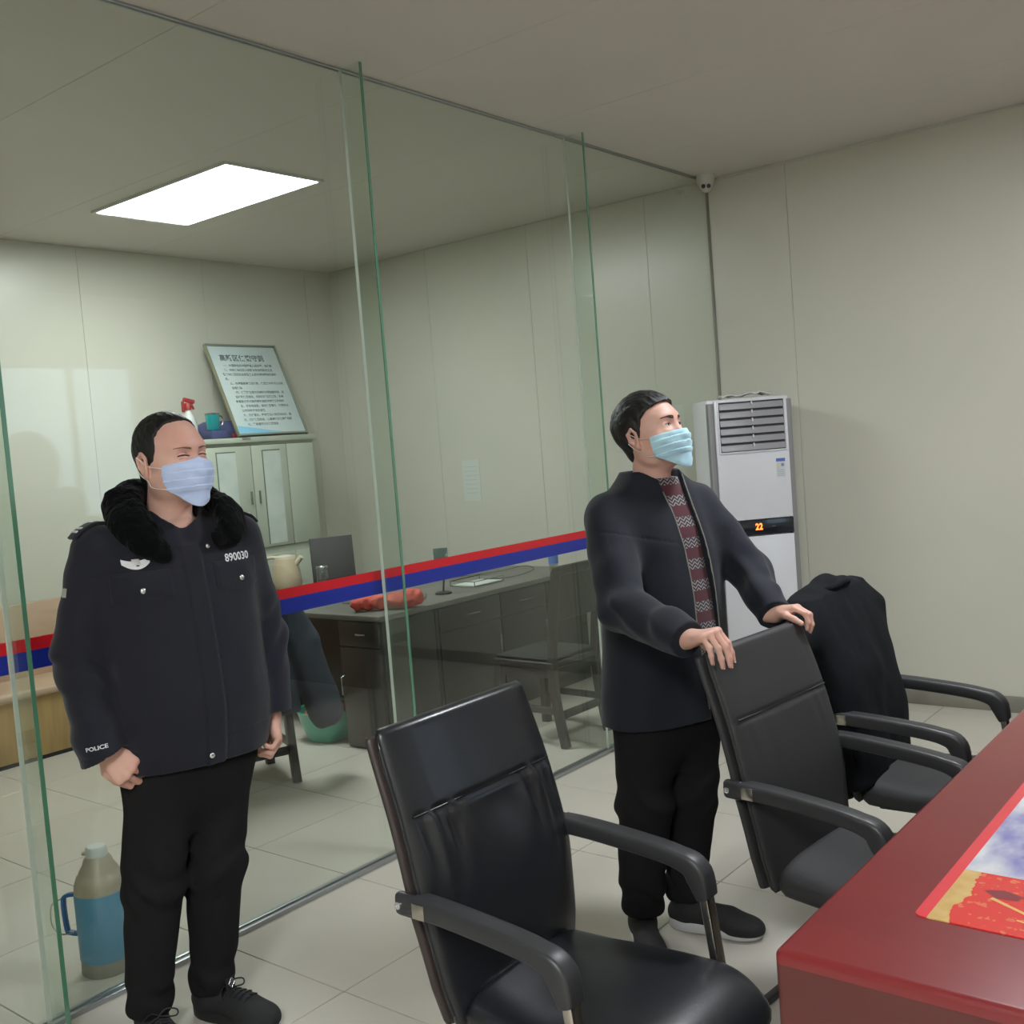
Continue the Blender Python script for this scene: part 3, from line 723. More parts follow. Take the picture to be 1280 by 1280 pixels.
c = empty('draped_coat', tuple(ch3.location), ch3.rotation_euler.z, 'black blue coat hung over the back of the farthest armchair', 'coat')
f = draped_coat(); f.mesh('coat_body', 'coat_dark', c)
tube('coat_collar', smooth_pts([(-.10, -.10, 1.036), (-.055, -.07, 1.050), (-.045, 0, 1.058), (-.055, .08, 1.052), (-.11, .11, 1.036)], 5), .012, 'coat_dark', c)

# ------------------------------------------------------------------ floor standing air conditioner
def aircon():
    t = empty('air_conditioner', (-2.735, 5.505, 0), radians(46), 'white floor standing air conditioner showing 22 in orange', 'air conditioner')
    w, d, h = .475, .30, 1.765    # local: x along the front, -y is the front
    mbox('body', (0, .03, h / 2), (w, d - .03, h), 'ac', t, None, .012, 3)
    for s in (-1, 1): mbox('side_strip', (s * (w / 2 - .014), -.118, h / 2 - .01), (.034, .045, h - .02), 'ac_side', t, None, .006)
    mbox('front_panel', (0, -.142, (1.085 + h) / 2 - .004), (w - .060, .02, h - 1.085 - .014), 'ac', t, None, .004)
    mbox('lower_panel', (0, -.142, .53), (w - .060, .02, .93), 'ac', t, None, .004)
    mbox('plinth', (0, -.10, .03), (w - .02, .09, .06), 'ac_side', t, None, .004)
    band = mbox('display_band', (0, -.143, 1.043), (w - .060, .023, .082), 'ac_band', t, None, .002)
    text('digits', '22', .050, (.005, -.1560, 1.045), (1, 0, 0), (0, 0, 1), 'led', band, .85, .0015)
    for x in (-.10, .09): text('key_print', 'ooo' if x > 0 else 'o', .012, (x, -.1560, 1.045), (1, 0, 0), (0, 0, 1), 'grey_print', band)
    # outlet with louvres
    z0, z1 = 1.470, 1.745
    mbox('outlet_recess', (0, -.1525, (z0 + z1) / 2), (w - .105, .003, z1 - z0), 'ac_dark', t, None, 0)
    fr = .008
    for cc, ss in (((0, -.156, z1 + fr / 2), (w - .085, .012, fr)), ((0, -.156, z0 - fr / 2), (w - .085, .012, fr)), ((-(w - .095) / 2, -.156, (z0 + z1) / 2), (fr, .012, z1 - z0)), (((w - .095) / 2, -.156, (z0 + z1) / 2), (fr, .012, z1 - z0))):
        mbox('outlet_frame', cc, ss, 'ac', t, None, .001)
    n = 6; p = (z1 - z0) / n
    for i in range(n):
        z = z0 + p * (i + .45)
        mbox('louvre', (0, -.160, z), (w - .11, .006, p * .74), 'ac_slat', t, Matrix.Rotation(radians(-18), 3, 'X'), .001)
        mbox('louvre_clip', (.0, -.168, z + p * .30), (.008, .010, .020), 'ac', t, None, .002)
    lb = mbox('energy_label', (w / 2 - .085, -.1530, 1.365), (.052, .0012, .105), 'energy', t, None, 0)
    mbox('label_head', (w / 2 - .085, -.1538, 1.408), (.052, .0006, .018), 'energy_b', lb, None, 0)
    mbox('label_stripe', (w / 2 - .100, -.1538, 1.375), (.006, .0006, .034), 'energy_y', lb, None, 0)
    mbox('label_print', (w / 2 - .075, -.1538, 1.380), (.016, .0006, .016), 'grey_print', lb, None, 0)
    for i in range(4): mbox('label_print', (w / 2 - .087, -.1538, 1.352 - i * .010), (.040, .0006, .002), 'grey_print', lb, None, 0)
aircon()
p = empty('paper_bundle', (-2.72, 5.54, 1.765), radians(40), 'crumpled white sheets lying on top of the air conditioner', 'paper')
V = []; F = []
for i in range(12):
    for j in range(6): V.append((-.15 + i * .027, -.07 + j * .026, .006 + .016 * abs(sin(i * .9 + j * .5)) + (.010 if 5 < i < 9 else 0)))
for i in range(11):
    for j in range(5): F.append((i * 6 + j, (i + 1) * 6 + j, (i + 1) * 6 + j + 1, i * 6 + j + 1))
o = from_py('sheet', V, F, 'white_paint', p); md = o.modifiers.new('s', 'SOLIDIFY'); md.thickness = .006; md.offset = 1
# dome camera in the corner
t = empty('security_camera', (-2.985, 5.735, HC), 0, 'small white twin lens dome camera under the ceiling corner', 'camera')
lathe('housing', [(.052, 0), (.054, -.010), (.050, -.045), (.042, -.062)], (0, 0, 0), 'dome', t, 24)
bm = bmesh.new(); bmesh.ops.create_uvsphere(bm, u_segments=20, v_segments=12, radius=.040); bmesh.ops.translate(bm, verts=bm.verts, vec=(.004, -.006, -.062)); from_bm('ball', bm, 'dome', t, auto=60)
ad = Vector((2.985, -5.735, -1.5)).normalized(); R = ad.to_track_quat('Z', 'Y').to_matrix(); sd = Vector((.78, .62, 0))
for s in (-1, 1): lathe('lens_cover', [(.0125, 0), (.0125, .006), (.010, .008), (.0001, .008)], Vector((.004, -.006, -.064)) + ad * .036 + sd * s * .0155, 'lens', t, 16, rot=R)

# ------------------------------------------------------------------ rear room: steel cabinet, notice, things on top
def steel_cabinet():
    x0, x1 = XL + .012, -6.00; y0, y1 = 4.20, 5.165; h = 1.80
    t = empty('steel_cabinet', ((x0 + x1) / 2, (y0 + y1) / 2, 0), 0, 'tall grey green steel cabinet with narrow papered door panes', 'cabinet')
    hx, hy = (x1 - x0) / 2, (y1 - y0) / 2; mbox('body', (0, 0, h / 2), (2 * hx - .02, 2 * hy, h), 'cab', t, None, .006)
    mbox('cornice', (.004, 0, h - .018), (2 * hx + .02, 2 * hy + .02, .036), 'cab', t, None, .004)
    fx = hx - .004; dz0, dz1 = 1.02, 1.745; w3 = (2 * hy - .03) / 3
    ws = (.374, .311, .250); y_ = -hy + .015
    for k in range(3):
        w3 = ws[k]; yc = y_ + w3 / 2; y_ += w3
        mbox('joint_line', (fx - .003, yc, (dz0 + dz1) / 2), (.006, w3 - .001, dz1 - dz0), 'cab_line', t, None, 0)
        d = mbox('door', (fx + .002, yc, (dz0 + dz1) / 2), (.014, w3 - .008, dz1 - dz0 - .008), 'cab', t, None, .003)
        if k < 2:
            yo = (.028 if k == 0 else -.012)
            mbox('pane_frame', (fx + .0085, yc - yo, dz0 + .355), (.004, .160, .665), 'cab_line', d, None, .001)
            mbox('pane', (fx + .0105, yc - yo + .004, dz0 + .351), (.003, .151, .655), 'cab_glass', d, None, 0)
            mbox('handle', (fx + .018, yc + (w3 / 2 - .035) * (1 if k == 0 else -1), dz0 + .36), (.016, .008, .09), 'steel', d, None, .002)
        d2 = mbox('door', (fx + .002, yc, .52), (.014, w3 - .008, .90), 'cab', t, None, .003)
        mbox('handle', (fx + .018, yc + w3 * .35, .60), (.016, .008, .09), 'steel', d2, None, .002)
    mbox('name_plate', (fx + .018, -.13, h - .010), (.004, .07, .018), 'skirting', t, None, 0)
steel_cabinet()
# framed notice leaning on the wall, standing on the cabinet
def notice():
    w, h, a = .60, .72, radians(24)
    t = empty('framed_notice', (-6.075, 4.855, 1.812), 0, 'framed notice of Chinese rules leaning on top of the steel cabinet', 'notice')
    up = Vector((-sin(a), 0, cos(a))); nr = Vector((cos(a), 0, sin(a))); sy = Vector((0, 1, 0))
    up = (up + sy * 0).normalized()
    R = Matrix((nr, sy, up)).transposed()
    def b(name, u, v, su, sv, dn, th, m_, par=t): return mbox(name, tuple(sy * u + up * v + nr * dn), (th, su, sv), m_, par, R, .001)
    b('backing', 0, h / 2, w, h, .006, .012, 'frame')
    for u, v, su, sv in ((-w / 2 - .006, h / 2, .012, h + .02), (w / 2 + .006, h / 2, .012, h + .02), (0, .001, w, .014), (0, h + .002, w, .014)): b('frame_bar', u, v, su, sv, .012, .026, 'frame')
    b('gilt_edge', -w / 2 - .0125, h / 2, .002, h + .02, .013, .003, 'gold'); b('gilt_edge', -w / 2 - .0125, h / 2, .002, h + .02, .023, .003, 'gold')
    sh = b('sheet', 0, h / 2, w - .01, h - .012, .0135, .003, 'notice')
    def tx(s, size, u, v, bold=.0, sx=1.0, m_='ink'): return text('lettering', s, size, tuple(sy * u + up * v + nr * .0160), sy, up, m_, sh, sx, bold)
    tx('高新区保密守则', .056, -.030, h - .105, .0012, 1.0)
    rows = [('一、中国特色的中国梦是人民的梦，我们要', 0), ('二、切实保障社区人民群众安全和稳定生活', -.01), ('警务站保密员及全体警务人员不得泄露秘密资料', -.01), ('员。', -.22),
            ('三、办理重要事务应做到，保密工作不可以马虎', .02), ('全面保障', -.17), ('四、保管好各类文件资料不得随意传阅，应', .02), ('当按照保密规定，切实做好各项工作，不得', 0), ('将重要文件与其他资料混放并带离工作场所', -.01),
            ('五、不在电话里，谈论保密事项，做到安全', .015), ('公共场所不谈论秘密', -.10), ('六、做好登记，接待来访人员应当出示，登', .01), ('记，做好保密检查，认真履行各项责任制度', .0), ('七、严格遵守各项保密规定', -.06)]
    for i, (s, u) in enumerate(rows): tx(s, .0225, u, h - .165 - i * .0365, .0004)
    V = [sy * a_ + up * b_ + nr * .0155 for a_, b_ in ((-w / 2 + .012, .012), (.12, .012), (-.02, .030), (-.12, .048), (-w / 2 + .012, .075))]
    from_py('corner_print', V, [(0, 1, 2, 3, 4)], 'notice_blue', sh, False)
notice()
ZT = 1.800
t = empty('spray_bottle', (-6.21, 4.262, ZT), 0, 'white bottle with a red trigger head on the steel cabinet', 'bottle')
lathe('bottle_body', [(.05, 0), (.055, .01), (.055, .10), (.040, .16), (.020, .20), (.018, .215)], (0, 0, 0), 'spray_white', t, 20)
lathe('red_cap', [(.024, .212), (.024, .25), (.018, .26)], (0, 0, 0), 'red', t, 16)
mbox('trigger_head', (0, .012, .275), (.026, .085, .028), 'red', t, Matrix.Rotation(radians(-14), 3, 'X'), .006)
mbox('trigger_lever', (0, .035, .240), (.014, .014, .055), 'red', t, Matrix.Rotation(radians(25), 3, 'X'), .004)
mbox('trigger_lever', (0, -.036, .235), (.016, .020, .075), 'red', t, None, .005)
t = empty('blue_bag', (-6.262, 4.545, ZT), 0, 'low dark blue cloth bag on the steel cabinet, left of the notice', 'bag')
f = Field((-.16, -.26, -.01), (.16, .26, .20), .006)
f.loft([(0, 0, 0, .11, .19), (.06, 0, 0, .115, .195), (.10, 0, .01, .10, .18), (.13, 0, .02, .06, .14)], .02, 2.6, warp=lambda X, Y, Z: .012 * lattice_noise(X * 18, Y * 14, Z * 18, 3)); f.mesh('bag_body', 'blue_bag', t)
mbox('red_binding', (.118, .09, .022), (.012, .16, .028), 'red', t, None, .004)
t = empty('teal_mug', (-6.075, 4.355, ZT + .0), 0, 'shiny teal metal mug on the steel cabinet', 'mug')
mbox('coaster_box', (0, 0, .028), (.13, .12, .056), 'blue_bag', t, None, .006)
lathe('mug_body', [(.040, .061), (.044, .066), (.047, .17), (.048, .176), (.042, .176), (.040, .07)], (0, 0, 0), 'teal', t, 28)
lathe('steel_rim', [(.0485, .166), (.050, .172), (.050, .178), (.046, .178)], (0, 0, 0), 'steel', t, 28)
tube('mug_handle', smooth_pts([(0, .044, .160), (0, .075, .155), (0, .085, .125), (0, .070, .092), (0, .043, .085)], 5), .006, 'steel', t)

# bench along the left wall
t = empty('wooden_bench', (-6.20, 2.45, 0), 0, 'long pale wooden box bench against the rear left wall', 'bench')
mbox('black_plinth', (.02, 0, .012), (.36, 2.50, .024), 'black', t, None, 0)
mbox('front_board', (.19, 0, .195), (.022, 2.52, .345), 'wood_yellow', t, None, .002)
for s in (-1, 1): mbox('end_board', (0, s * 1.25, .195), (.36, .022, .345), 'wood_yellow', t, None, .002)
mbox('seat_board', (.0, 0, .395), (.45, 2.58, .055), 'wood_light', t, None, .022, 4)
mbox('back_board', (-.205, 0, .64), (.04, 2.58, .46), 'wood_light', t, None, .006)

# desk (L shape)
def desk():
    t = empty('office_desk', (-4.60, 4.8, 0), 0, 'black brown office desk with a grey top beyond the glass', 'desk')
    o = Vector((-4.60, 4.8, 0))
    def b(name, lo, hi, m_, par=t, bev=.003): return cbox(name, tuple(Vector(lo) - o), tuple(Vector(hi) - o), m_, par, bev)
    b('desk_top', (-4.86, 3.85, .722), (-4.075, 5.80, .750), 'desk_top'); b('return_top', (-5.95, 3.98, .7215), (-4.862, 4.66, .7495), 'desk_top')
    b('front_panel', (-4.125, 4.30, .0), (-4.100, 5.78, .720), 'desk'); b('rear_panel', (-4.84, 5.70, 0), (-4.13, 5.725, .72), 'desk')
    b('modesty_panel', (-5.93, 4.33, .02), (-4.45, 4.355, .720), 'desk'); b('end_panel', (-5.94, 4.0, 0), (-5.915, 4.32, .72), 'desk')
    # near pedestal with a drawer and a door on its end
    p_ = b('pedestal', (-4.44, 3.885, 0), (-4.100, 4.295, .720), 'desk')
    d = b('drawer', (-4.430, 3.868, .575), (-4.110, 3.884, .712), 'desk'); b('lock', (-4.29, 3.858, .638), (-4.215, 3.867, .648), 'steel', d)
    d = b('door', (-4.430, 3.868, .02), (-4.110, 3.884, .568), 'desk')
    hp = [Vector(q) - o for q in ((-4.412, 3.868, .30), (-4.412, 3.845, .305), (-4.412, 3.845, .40), (-4.412, 3.868, .405))]; tube('handle', hp, .005, 'steel', d, 8)
    # front of the long side: drawer and doors facing the glass
    for y0, y1 in ((4.32, 4.86), (4.87, 5.32), (5.33, 5.76)):
        dr = b('drawer', (-4.0995, y0, .575), (-4.086, y1, .712), 'desk')
        hp = [Vector((-4.086, (y0 + y1) / 2 + a, .645)) - o + Vector((c_, 0, 0)) for a, c_ in ((-.06, 0), (-.055, .022), (.055, .022), (.06, 0))]; tube('handle', hp, .005, 'steel', dr, 8)
        do = b('door', (-4.0995, y0, .02), (-4.086, y1, .568), 'desk')
        hp = [Vector((-4.086, y1 - .04, .43 + a)) - o + Vector((c_, 0, 0)) for a, c_ in ((-.055, 0), (-.05, .022), (.05, .022), (.055, 0))]; tube('handle', hp, .005, 'steel', do, 8)
desk()
ZD = .7515
def kettle(name, x, y, rz, label, body, s=1.0, dark=False):
    t = empty(name, (x, y, ZD), rz, label, 'kettle')
    lathe('power_base', [(.080 * s, 0), (.082 * s, .012), (.070 * s, .02)], (0, 0, 0), body, t, 28)
    lathe('kettle_body', [(.078 * s, .021), (.086 * s, .05), (.080 * s, .12), (.066 * s, .20), (.062 * s, .215)], (0, 0, 0), 'kettle' if not dark else 'black', t, 32)
    lathe('lid', [(.063 * s, .215), (.060 * s, .232), (.020 * s, .242), (.0001, .243)], (0, 0, 0), body, t, 28)
    sweep('spout', [(.052 * s, 0, .165), (.085 * s, 0, .205), (.098 * s, 0, .222)], rrect(.045 * s, .03, .010), body, t)
    tube('handle', smooth_pts([(-.050 * s, 0, .222), (-.105 * s, 0, .225), (-.135 * s, 0, .18), (-.125 * s, 0, .09), (-.080 * s, 0, .055)], 6), .012, body, t)
kettle('electric_kettle', -5.62, 4.50, radians(30), 'cream and beige electric kettle on the desk before the cabinet', 'cream', 1.15)
kettle('dark_kettle', -5.66, 4.20, radians(200), 'low black pot beside the cream kettle', 'black', .85, True)
t = empty('glass_jar', (-5.33, 4.56, ZD), 0, 'tall clear glass jar standing on the desk', 'jar')
lathe('jar_body', [(.034, 0), (.038, .008), (.038, .12), (.034, .135)], (0, 0, 0), 'jar', t, 24); lathe('jar_lid', [(.038, .136), (.040, .140), (.040, .160), (.036, .164)], (0, 0, 0), 'steel', t, 24)
lathe('tea_water', [(.032, .006), (.034, .06)], (0, 0, 0), 'cab_line', t, 20)
t = empty('computer_monitor', (-5.40, 4.72, ZD), radians(-28), 'dark flat monitor seen from behind, leaning on the desk', 'monitor')
Rm = Matrix.Rotation(radians(-6), 3, 'Y')
mbox('screen_back', (0, 0, .185), (.022, .29, .30), 'monitor', t, Rm, .004); mbox('monitor_foot', (0, 0, .006), (.14, .18, .012), 'monitor', t, None, .003); mbox('monitor_neck', (-.01, 0, .03), (.02, .06, .05), 'monitor', t, None, .002)
# red cloth bundle on the desk corner
t = empty('red_cloth', (-4.235, 4.06, ZD + .003), radians(-48), 'crumpled red cloth bundle on the desk corner behind the glass fin', 'cloth')
f = Field((-.10, -.24, -.02), (.10, .24, .12), .0045)
wr = lambda X, Y, Z: .010 * lattice_noise(X * 26, Y * 30, Z * 26, 7) + .004 * lattice_noise(X * 60, Y * 60, Z * 60, 8)
f.cap((0, -.15, .040), (0, .14, .042), .048, .052, .02, warp=wr, flat=((0, 0, 1), .8), clip=[((0, 0, 0), (0, 0, -1))]); f.cap((.01, .05, .045), (.01, .17, .06), .045, .04, .02, warp=wr, clip=[((0, 0, 0), (0, 0, -1))]); f.mesh('cloth_folds', 'redcloth', t)
# phone holder, tray, cable, bottle
t = empty('phone_holder', (-4.30, 4.60, ZD), radians(-45), 'small dark screen on a bent stand on the desk', 'holder')
lathe('stand_foot', [(.05, 0), (.05, .008), (.03, .014)], (0, 0, 0), 'black', t, 20)
tube('stand_neck', smooth_pts([(0, 0, .01), (.01, .01, .10), (0, .02, .18), (.02, .0, .21)], 5), .006, 'black', t, 8)
mbox('screen', (.03, 0, .235), (.012, .085, .085), 'phone', t, Matrix.Rotation(radians(-20), 3, 'Y'), .003); mbox('screen_clip', (.02, .0, .190), (.03, .05, .012), 'black', t, None, .002)
t = empty('wire_tray', (-4.36, 4.98, ZD), 0, 'low wire tray of papers on the desk', 'tray')
mbox('tray_paper', (0, 0, .006), (.18, .26, .008), 'paper', t, None, 0)
for z in (.004, .035): tube('tray_wire', [(-.1, -.14, z), (.1, -.14, z), (.1, .14, z), (-.1, .14, z)], .003, 'steel', t, 6, True)
for x, y in ((-.1, -.14), (.1, -.14), (.1, .14), (-.1, .14)): tube('tray_wire', [(x, y, .004), (x, y, .036)], .003, 'steel', t, 6)
t = tube('desk_cable', smooth_pts([(-4.45, 5.15, ZD + .005), (-4.3, 5.25, ZD + .006), (-4.25, 5.42, ZD + .03), (-4.40, 5.52, ZD + .04), (-4.6, 5.45, ZD + .006), (-4.75, 5.2, ZD + .005)], 6), .004, 'cab_line'); tag(t, 'loop of thin grey cable lying on the desk top', 'cable')
t = tube('desk_cable', smooth_pts([(-4.70, 4.15, ZD + .005), (-4.45, 4.20, ZD + .005), (-4.25, 4.35, ZD + .005), (-4.40, 4.55, ZD + .005)], 6), .004, 'cab_line'); tag(t, 'thin grey cable on the desk beside the red cloth', 'cable')
t = empty('water_bottle', (-4.20, 5.58, ZD), 0, 'small clear water bottle with a blue label at the desk end', 'bottle')
lathe('bottle_body', [(.030, 0), (.032, .01), (.032, .15), (.014, .19), (.013, .205)], (0, 0, 0), 'jar', t, 20); lathe('bottle_label', [(.0328, .05), (.0328, .11)], (0, 0, 0), 'water_blue', t, 20); lathe('bottle_cap', [(.016, .205), (.016, .225), (.014, .227)], (0, 0, 0), 'water_blue', t, 16)
# sheet pinned to the far wall beyond the glass
t = mbox('wall_sheet', (-5.10, W - .003, 1.37), (.165, .003, .30), 'paper', None, None, 0); tag(t, 'pale printed sheet taped to the rear far wall', 'paper')
for i in range(7): mbox('printed_line', (-5.10, W - .0049, 1.47 - i * .032), (.12, .0006, .003), 'cab', t, None, 0)

# wooden chairs beyond the glass
def wood_chair(loc, rz, label):
    t = empty('wooden_chair', loc, rz, label, 'chair', 'dark wooden chairs beyond the glass')   # faces +x
    mbox('seat', (0, 0, .435), (.42, .43, .035), 'wood_dark', t, None, .008, 3)
    mbox('seat_pad', (.0, 0, .462), (.39, .40, .018), 'black', t, None, .008, 3)
    for s in (-1, 1):
        sweep('leg', [(.185, s * .19, .418), (.195, s * .195, 0.0)], rrect(.045, .045, .006), 'wood_dark', t)
        sweep('leg', smooth_pts([(-.245, s * .19, 0), (-.200, s * .19, .25), (-.195, s * .19, .46), (-.225, s * .19, .72), (-.262, s * .19, .935)], 4), rrect(.040, .045, .006), 'wood_dark', t)
        sweep('side_rail', [(-.19, s * .19, .19), (.18, s * .193, .19)], rrect(.022, .035, .003), 'wood_dark', t)
        mbox('apron', (0, s * .195, .392), (.34, .02, .05), 'wood_dark', t, None, .002)
    for x in (.185, -.195): mbox('apron', (x, 0, .392), (.02, .34, .05), 'wood_dark', t, None, .002)
    mbox('stretcher', (-.205, 0, .16), (.022, .34, .04), 'wood_dark', t, None, .002)
    sl = Matrix.Rotation(radians(-8), 3, 'Y')
    mbox('backrest', (-.240, 0, .800), (.024, .345, .265), 'wood_dark', t, sl, .006, 3); mbox('top_rail', (-.264, 0, .935), (.030, .43, .05), 'wood_dark', t, sl, .010, 3)
    return t
wood_chair((-3.52, 4.55, 0), radians(178), 'dark wooden chair standing at the desk close behind the glass')
wc = wood_chair((-4.50, 3.22, 0), radians(160), 'dark wooden chair with a slate jacket hanging on it')
t = empty('hanging_jacket', (-4.50, 3.22, 0), radians(160), 'slate blue jacket hanging on the wooden chair by the green basin', 'jacket')
f = Field((-.40, -.46, .22), (-.10, .34, 1.03), .008)
wr = lambda X, Y, Z: .010 * lattice_noise(X * 10, Y * 16, Z * 4, 11) + .005 * lattice_noise(X * 20, Y * 34, Z * 9, 12)
f.loft([(.36, -.275, .0, .035, .23), (.60, -.275, 0, .045, .235), (.80, -.275, 0, .05, .24), (.92, -.27, 0, .05, .23), (.965, -.262, 0, .04, .18)], .02, 2.5, warp=wr)
f.chain([(-.28, -.2, .92), (-.29, -.265, .70), (-.28, -.36, .34)], [.06, .09, .085], .02, warp=wr); f.chain([(-.28, .2, .98), (-.29, .245, .75), (-.28, .235, .40)], [.045, .05, .04], .02, warp=wr)
f.mesh('jacket_cloth', 'clothing', t)
mbox('white_badge', (-.338, -.10, .42), (.003, .03, .02), 'white', t, None, 0)

# basin with red cloth
t = empty('green_basin', (-4.70, 3.98, 0), 0, 'round green plastic basin on the floor under the desk', 'basin')
lathe('basin_wall', [(.125, 0), (.135, .004), (.165, .10), (.182, .165), (.190, .172), (.190, .177), (.180, .176), (.160, .10), (.130, .012), (.0001, .012)], (0, 0, 0), 'basin', t, 40)
t = empty('washing_cloth', (-4.70, 3.98, .0), 0, 'wet red cloth heaped in the green basin', 'cloth')
f = Field((-.17, -.17, .0), (.17, .17, .25), .006)
f.loft([(.015, 0, 0, .125, .125), (.10, 0, 0, .145, .145), (.165, 0, 0, .135, .135), (.205, .02, 0, .07, .08)], .01, 2, warp=lambda X, Y, Z: .012 * lattice_noise(X * 22, Y * 22, Z * 40, 9)); f.mesh('cloth_heap', 'redcloth', t)

# thermos flask behind the glass
def thermos():
    t = empty('thermos_flask', (-3.235, 1.715, 0), radians(215), 'blue thermos flask with beige shoulder on the floor behind the glass', 'flask')
    lathe('flask_base', [(.082, 0), (.086, .006), (.084, .05)], (0, 0, 0), 'thermos_g', t, 36)
    lathe('flask_body', [(.0835, .050), (.0865, .055), (.0870, .285), (.085, .290)], (0, 0, 0), 'thermos_b', t, 36)
    lathe('flask_shoulder', [(.085, .290), (.084, .315), (.074, .345), (.066, .352), (.064, .362), (.050, .385), (.046, .400), (.038, .412)], (0, 0, 0), 'thermos_s', t, 36)
    lathe('flask_cap', [(.036, .412), (.036, .440), (.030, .446), (.0001, .446)], (0, 0, 0), 'spray_white', t, 28)
    mbox('pour_lip', (.040, 0, .420), (.022, .020, .012), 'thermos_s', t, None, .004)
    sweep('handle', smooth_pts([(.080, 0, .275), (.125, 0, .270), (.136, 0, .245), (.132, 0, .15), (.118, 0, .135), (.085, 0, .130)], 5), rrect(.022, .013, .004), 'thermos_h', t)
    tube('wire_bail', smooth_pts([(.09, .03, .150), (.15, .01, .135), (.185, 0, .165), (.18, 0, .235), (.14, 0, .26)], 6), .0025, 'steel', t, 6)
thermos()
bpy.data.objects['thermos_flask'].scale = (.95, .95, .92)
#PART3
# ------------------------------------------------------------------ people
def rotm(yaw=0, pitch=0, roll=0):
    """columns: forward, left, up of the head in body axes; pitch > 0 looks up"""
    return np.array((Matrix.Rotation(yaw, 3, 'Z') @ Matrix.Rotation(-pitch, 3, 'Y') @ Matrix.Rotation(roll, 3, 'X')))
def head_fields(f, C, R, fat=0.0, ear=1.0):
    """head, face and neck blended into the body field f"""
    T = lambda p: np.array(C) + R @ np.array(p, float)
    e = lambda c, r, k=.02, op='add', rot=None: f.ell(T(c), r, k, R if rot is None else R @ rot, op)
    e((-.012, 0, .036), (.100, .079, .092)); e((.010, 0, .010), (.088, .074, .090), .03)          # skull, face block
    e((.026, 0, -.050), (.066, .058 + fat, .068), .03)                                              # jaw
    for s in (-1, 1):
        e((.046, s * .038, -.030), (.034, .032 + fat, .036), .02)                                   # cheeks
        e((.010, s * .052, -.055), (.040, .018 + fat, .040), .02)                                   # jaw corner
    e((.072, 0, -.098), (.022, .026, .018), .02)                                                    # chin
    e((.070, 0, .030), (.026, .054, .020), .02)                                                     # brow ridge
    for s in (-1, 1): e((.098, s * .032, .006), (.016, .021, .013), .012, 'sub')                    # eye sockets
    for s in (-1, 1):
        e((.078, s * .032, .004), (.013, .018, .0115), .006)                                        # lids
        e((.079, s * .033, -.013), (.010, .018, .006), .008)                                        # under eye
        f.cap(T((.0905, s * .020, .0035)), T((.0865, s * .046, .0045)), .0016, .0014, .002, 'sub')  # lid slit
    f.cap(T((.086, 0, .010)), T((.108, 0, -.034)), .008, .011, .014)                                # nose
    for s in (-1, 1): e((.099, s * .013, -.040), (.011, .008, .008), .006)
    e((.088, 0, -.066), (.010, .024, .006), .006); e((.086, 0, -.076), (.010, .021, .006), .006)    # lips
    f.cap(T((.099, -.02, -.071)), T((.099, .02, -.071)), .0015, .0015, .002, 'sub')
    for s in (-1, 1):                                                                               # ears
        rot = np.array(Matrix.Rotation(radians(s * 22), 3, 'Z') @ Matrix.Rotation(radians(-12), 3, 'Y'))
        e((-.012, s * .084, -.006 - .012 * (ear - 1) * 2), (.021 * ear, .009, .033 * ear), .006, 'add', rot); e((-.010, s * .091, -.002 - .012 * (ear - 1) * 2), (.012 * ear, .007, .020 * ear), .004, 'sub', rot)
        e((-.006, s * .081, -.032), (.010, .007, .011), .005)
        f.chain([T((.004, s * .086, .010)), T((-.008, s * .092, .026)), T((-.026, s * .092, .012)), T((-.026, s * .090, -.012)), T((-.012, s * .086, -.032))], [.0035, .004, .0045, .004, .0035], .004)
    return T
def hand(f, wrist, knuck, nb, curl, side, scale=1.0, thumb=None, spread=0.0, wr=.026):
    """wrist, middle knuckle, back-of-hand normal, per finger bends, side=+1: thumb lies towards (dir x normal)"""
    w = np.array(wrist, float); kn = np.array(knuck, float); a = kn - w; L = np.linalg.norm(a); a /= L
    n = np.array(nb, float); n -= a * (n @ a); n /= np.linalg.norm(n); s = np.cross(a, n) * side
    offs = [.030, .010, -.011, -.030]; len0 = [(.043, .026, .021), (.047, .030, .022), (.044, .028, .022), (.035, .021, .019)]
    rad = [.0092, .0095, .0090, .0080]; tips = []
    f.cap(w - a * .03, w + a * .02, wr * 1.0, wr, .02, flat=(n, .75))
    for i in range(4):
        o = offs[i] * scale; back = -.004 * abs(i - 1) ** 1.6
        K = w + a * (L + back) + s * o
        f.cap(w + a * .012 + s * o * .45, K, .016 * scale, .0115 * scale, .012, flat=(n, .85))
        f.cap(w + a * .03 + s * o * .6 - n * .008, K - a * .012 - n * .007, .014, .010, .012)
        d = a + s * spread * (1.5 - i) * .12; d /= np.linalg.norm(d); p = K; up = n.copy()
        cs = curl[i] if isinstance(curl[0], (tuple, list)) else curl
        r = rad[i] * scale
        for j in range(3):
            ang = radians(cs[j]); d2 = d * cos(ang) - up * sin(ang); up = up * cos(ang) + d * sin(ang); d = d2
            q = p + d * len0[i][j] * scale; f.cap(p, q, r, r * .93, .0035); f.ell(q if j < 2 else p, (r * 1.02,) * 3, .003); p = q; r *= .93
        tips.append((p, d, up, r))
    # thumb from the side of the palm
    b0 = w + a * .022 * scale + s * .022 * scale - n * .006; tdir = thumb or [(.55, .75, -.25), (.9, .35, -.25), (.97, .1, -.2)]
    p = b0; r = .0135 * scale
    for j, (ta, ts, tn) in enumerate(tdir):
        d = a * ta + s * ts + n * tn; d /= np.linalg.norm(d); q = p + d * (.040, .032, .026)[j] * scale
        f.cap(p, q, r, r * .88, .008 if j == 0 else .0035); p = q; r *= .86
    tips.append((p, d, s * .2 + n, r)); return tips
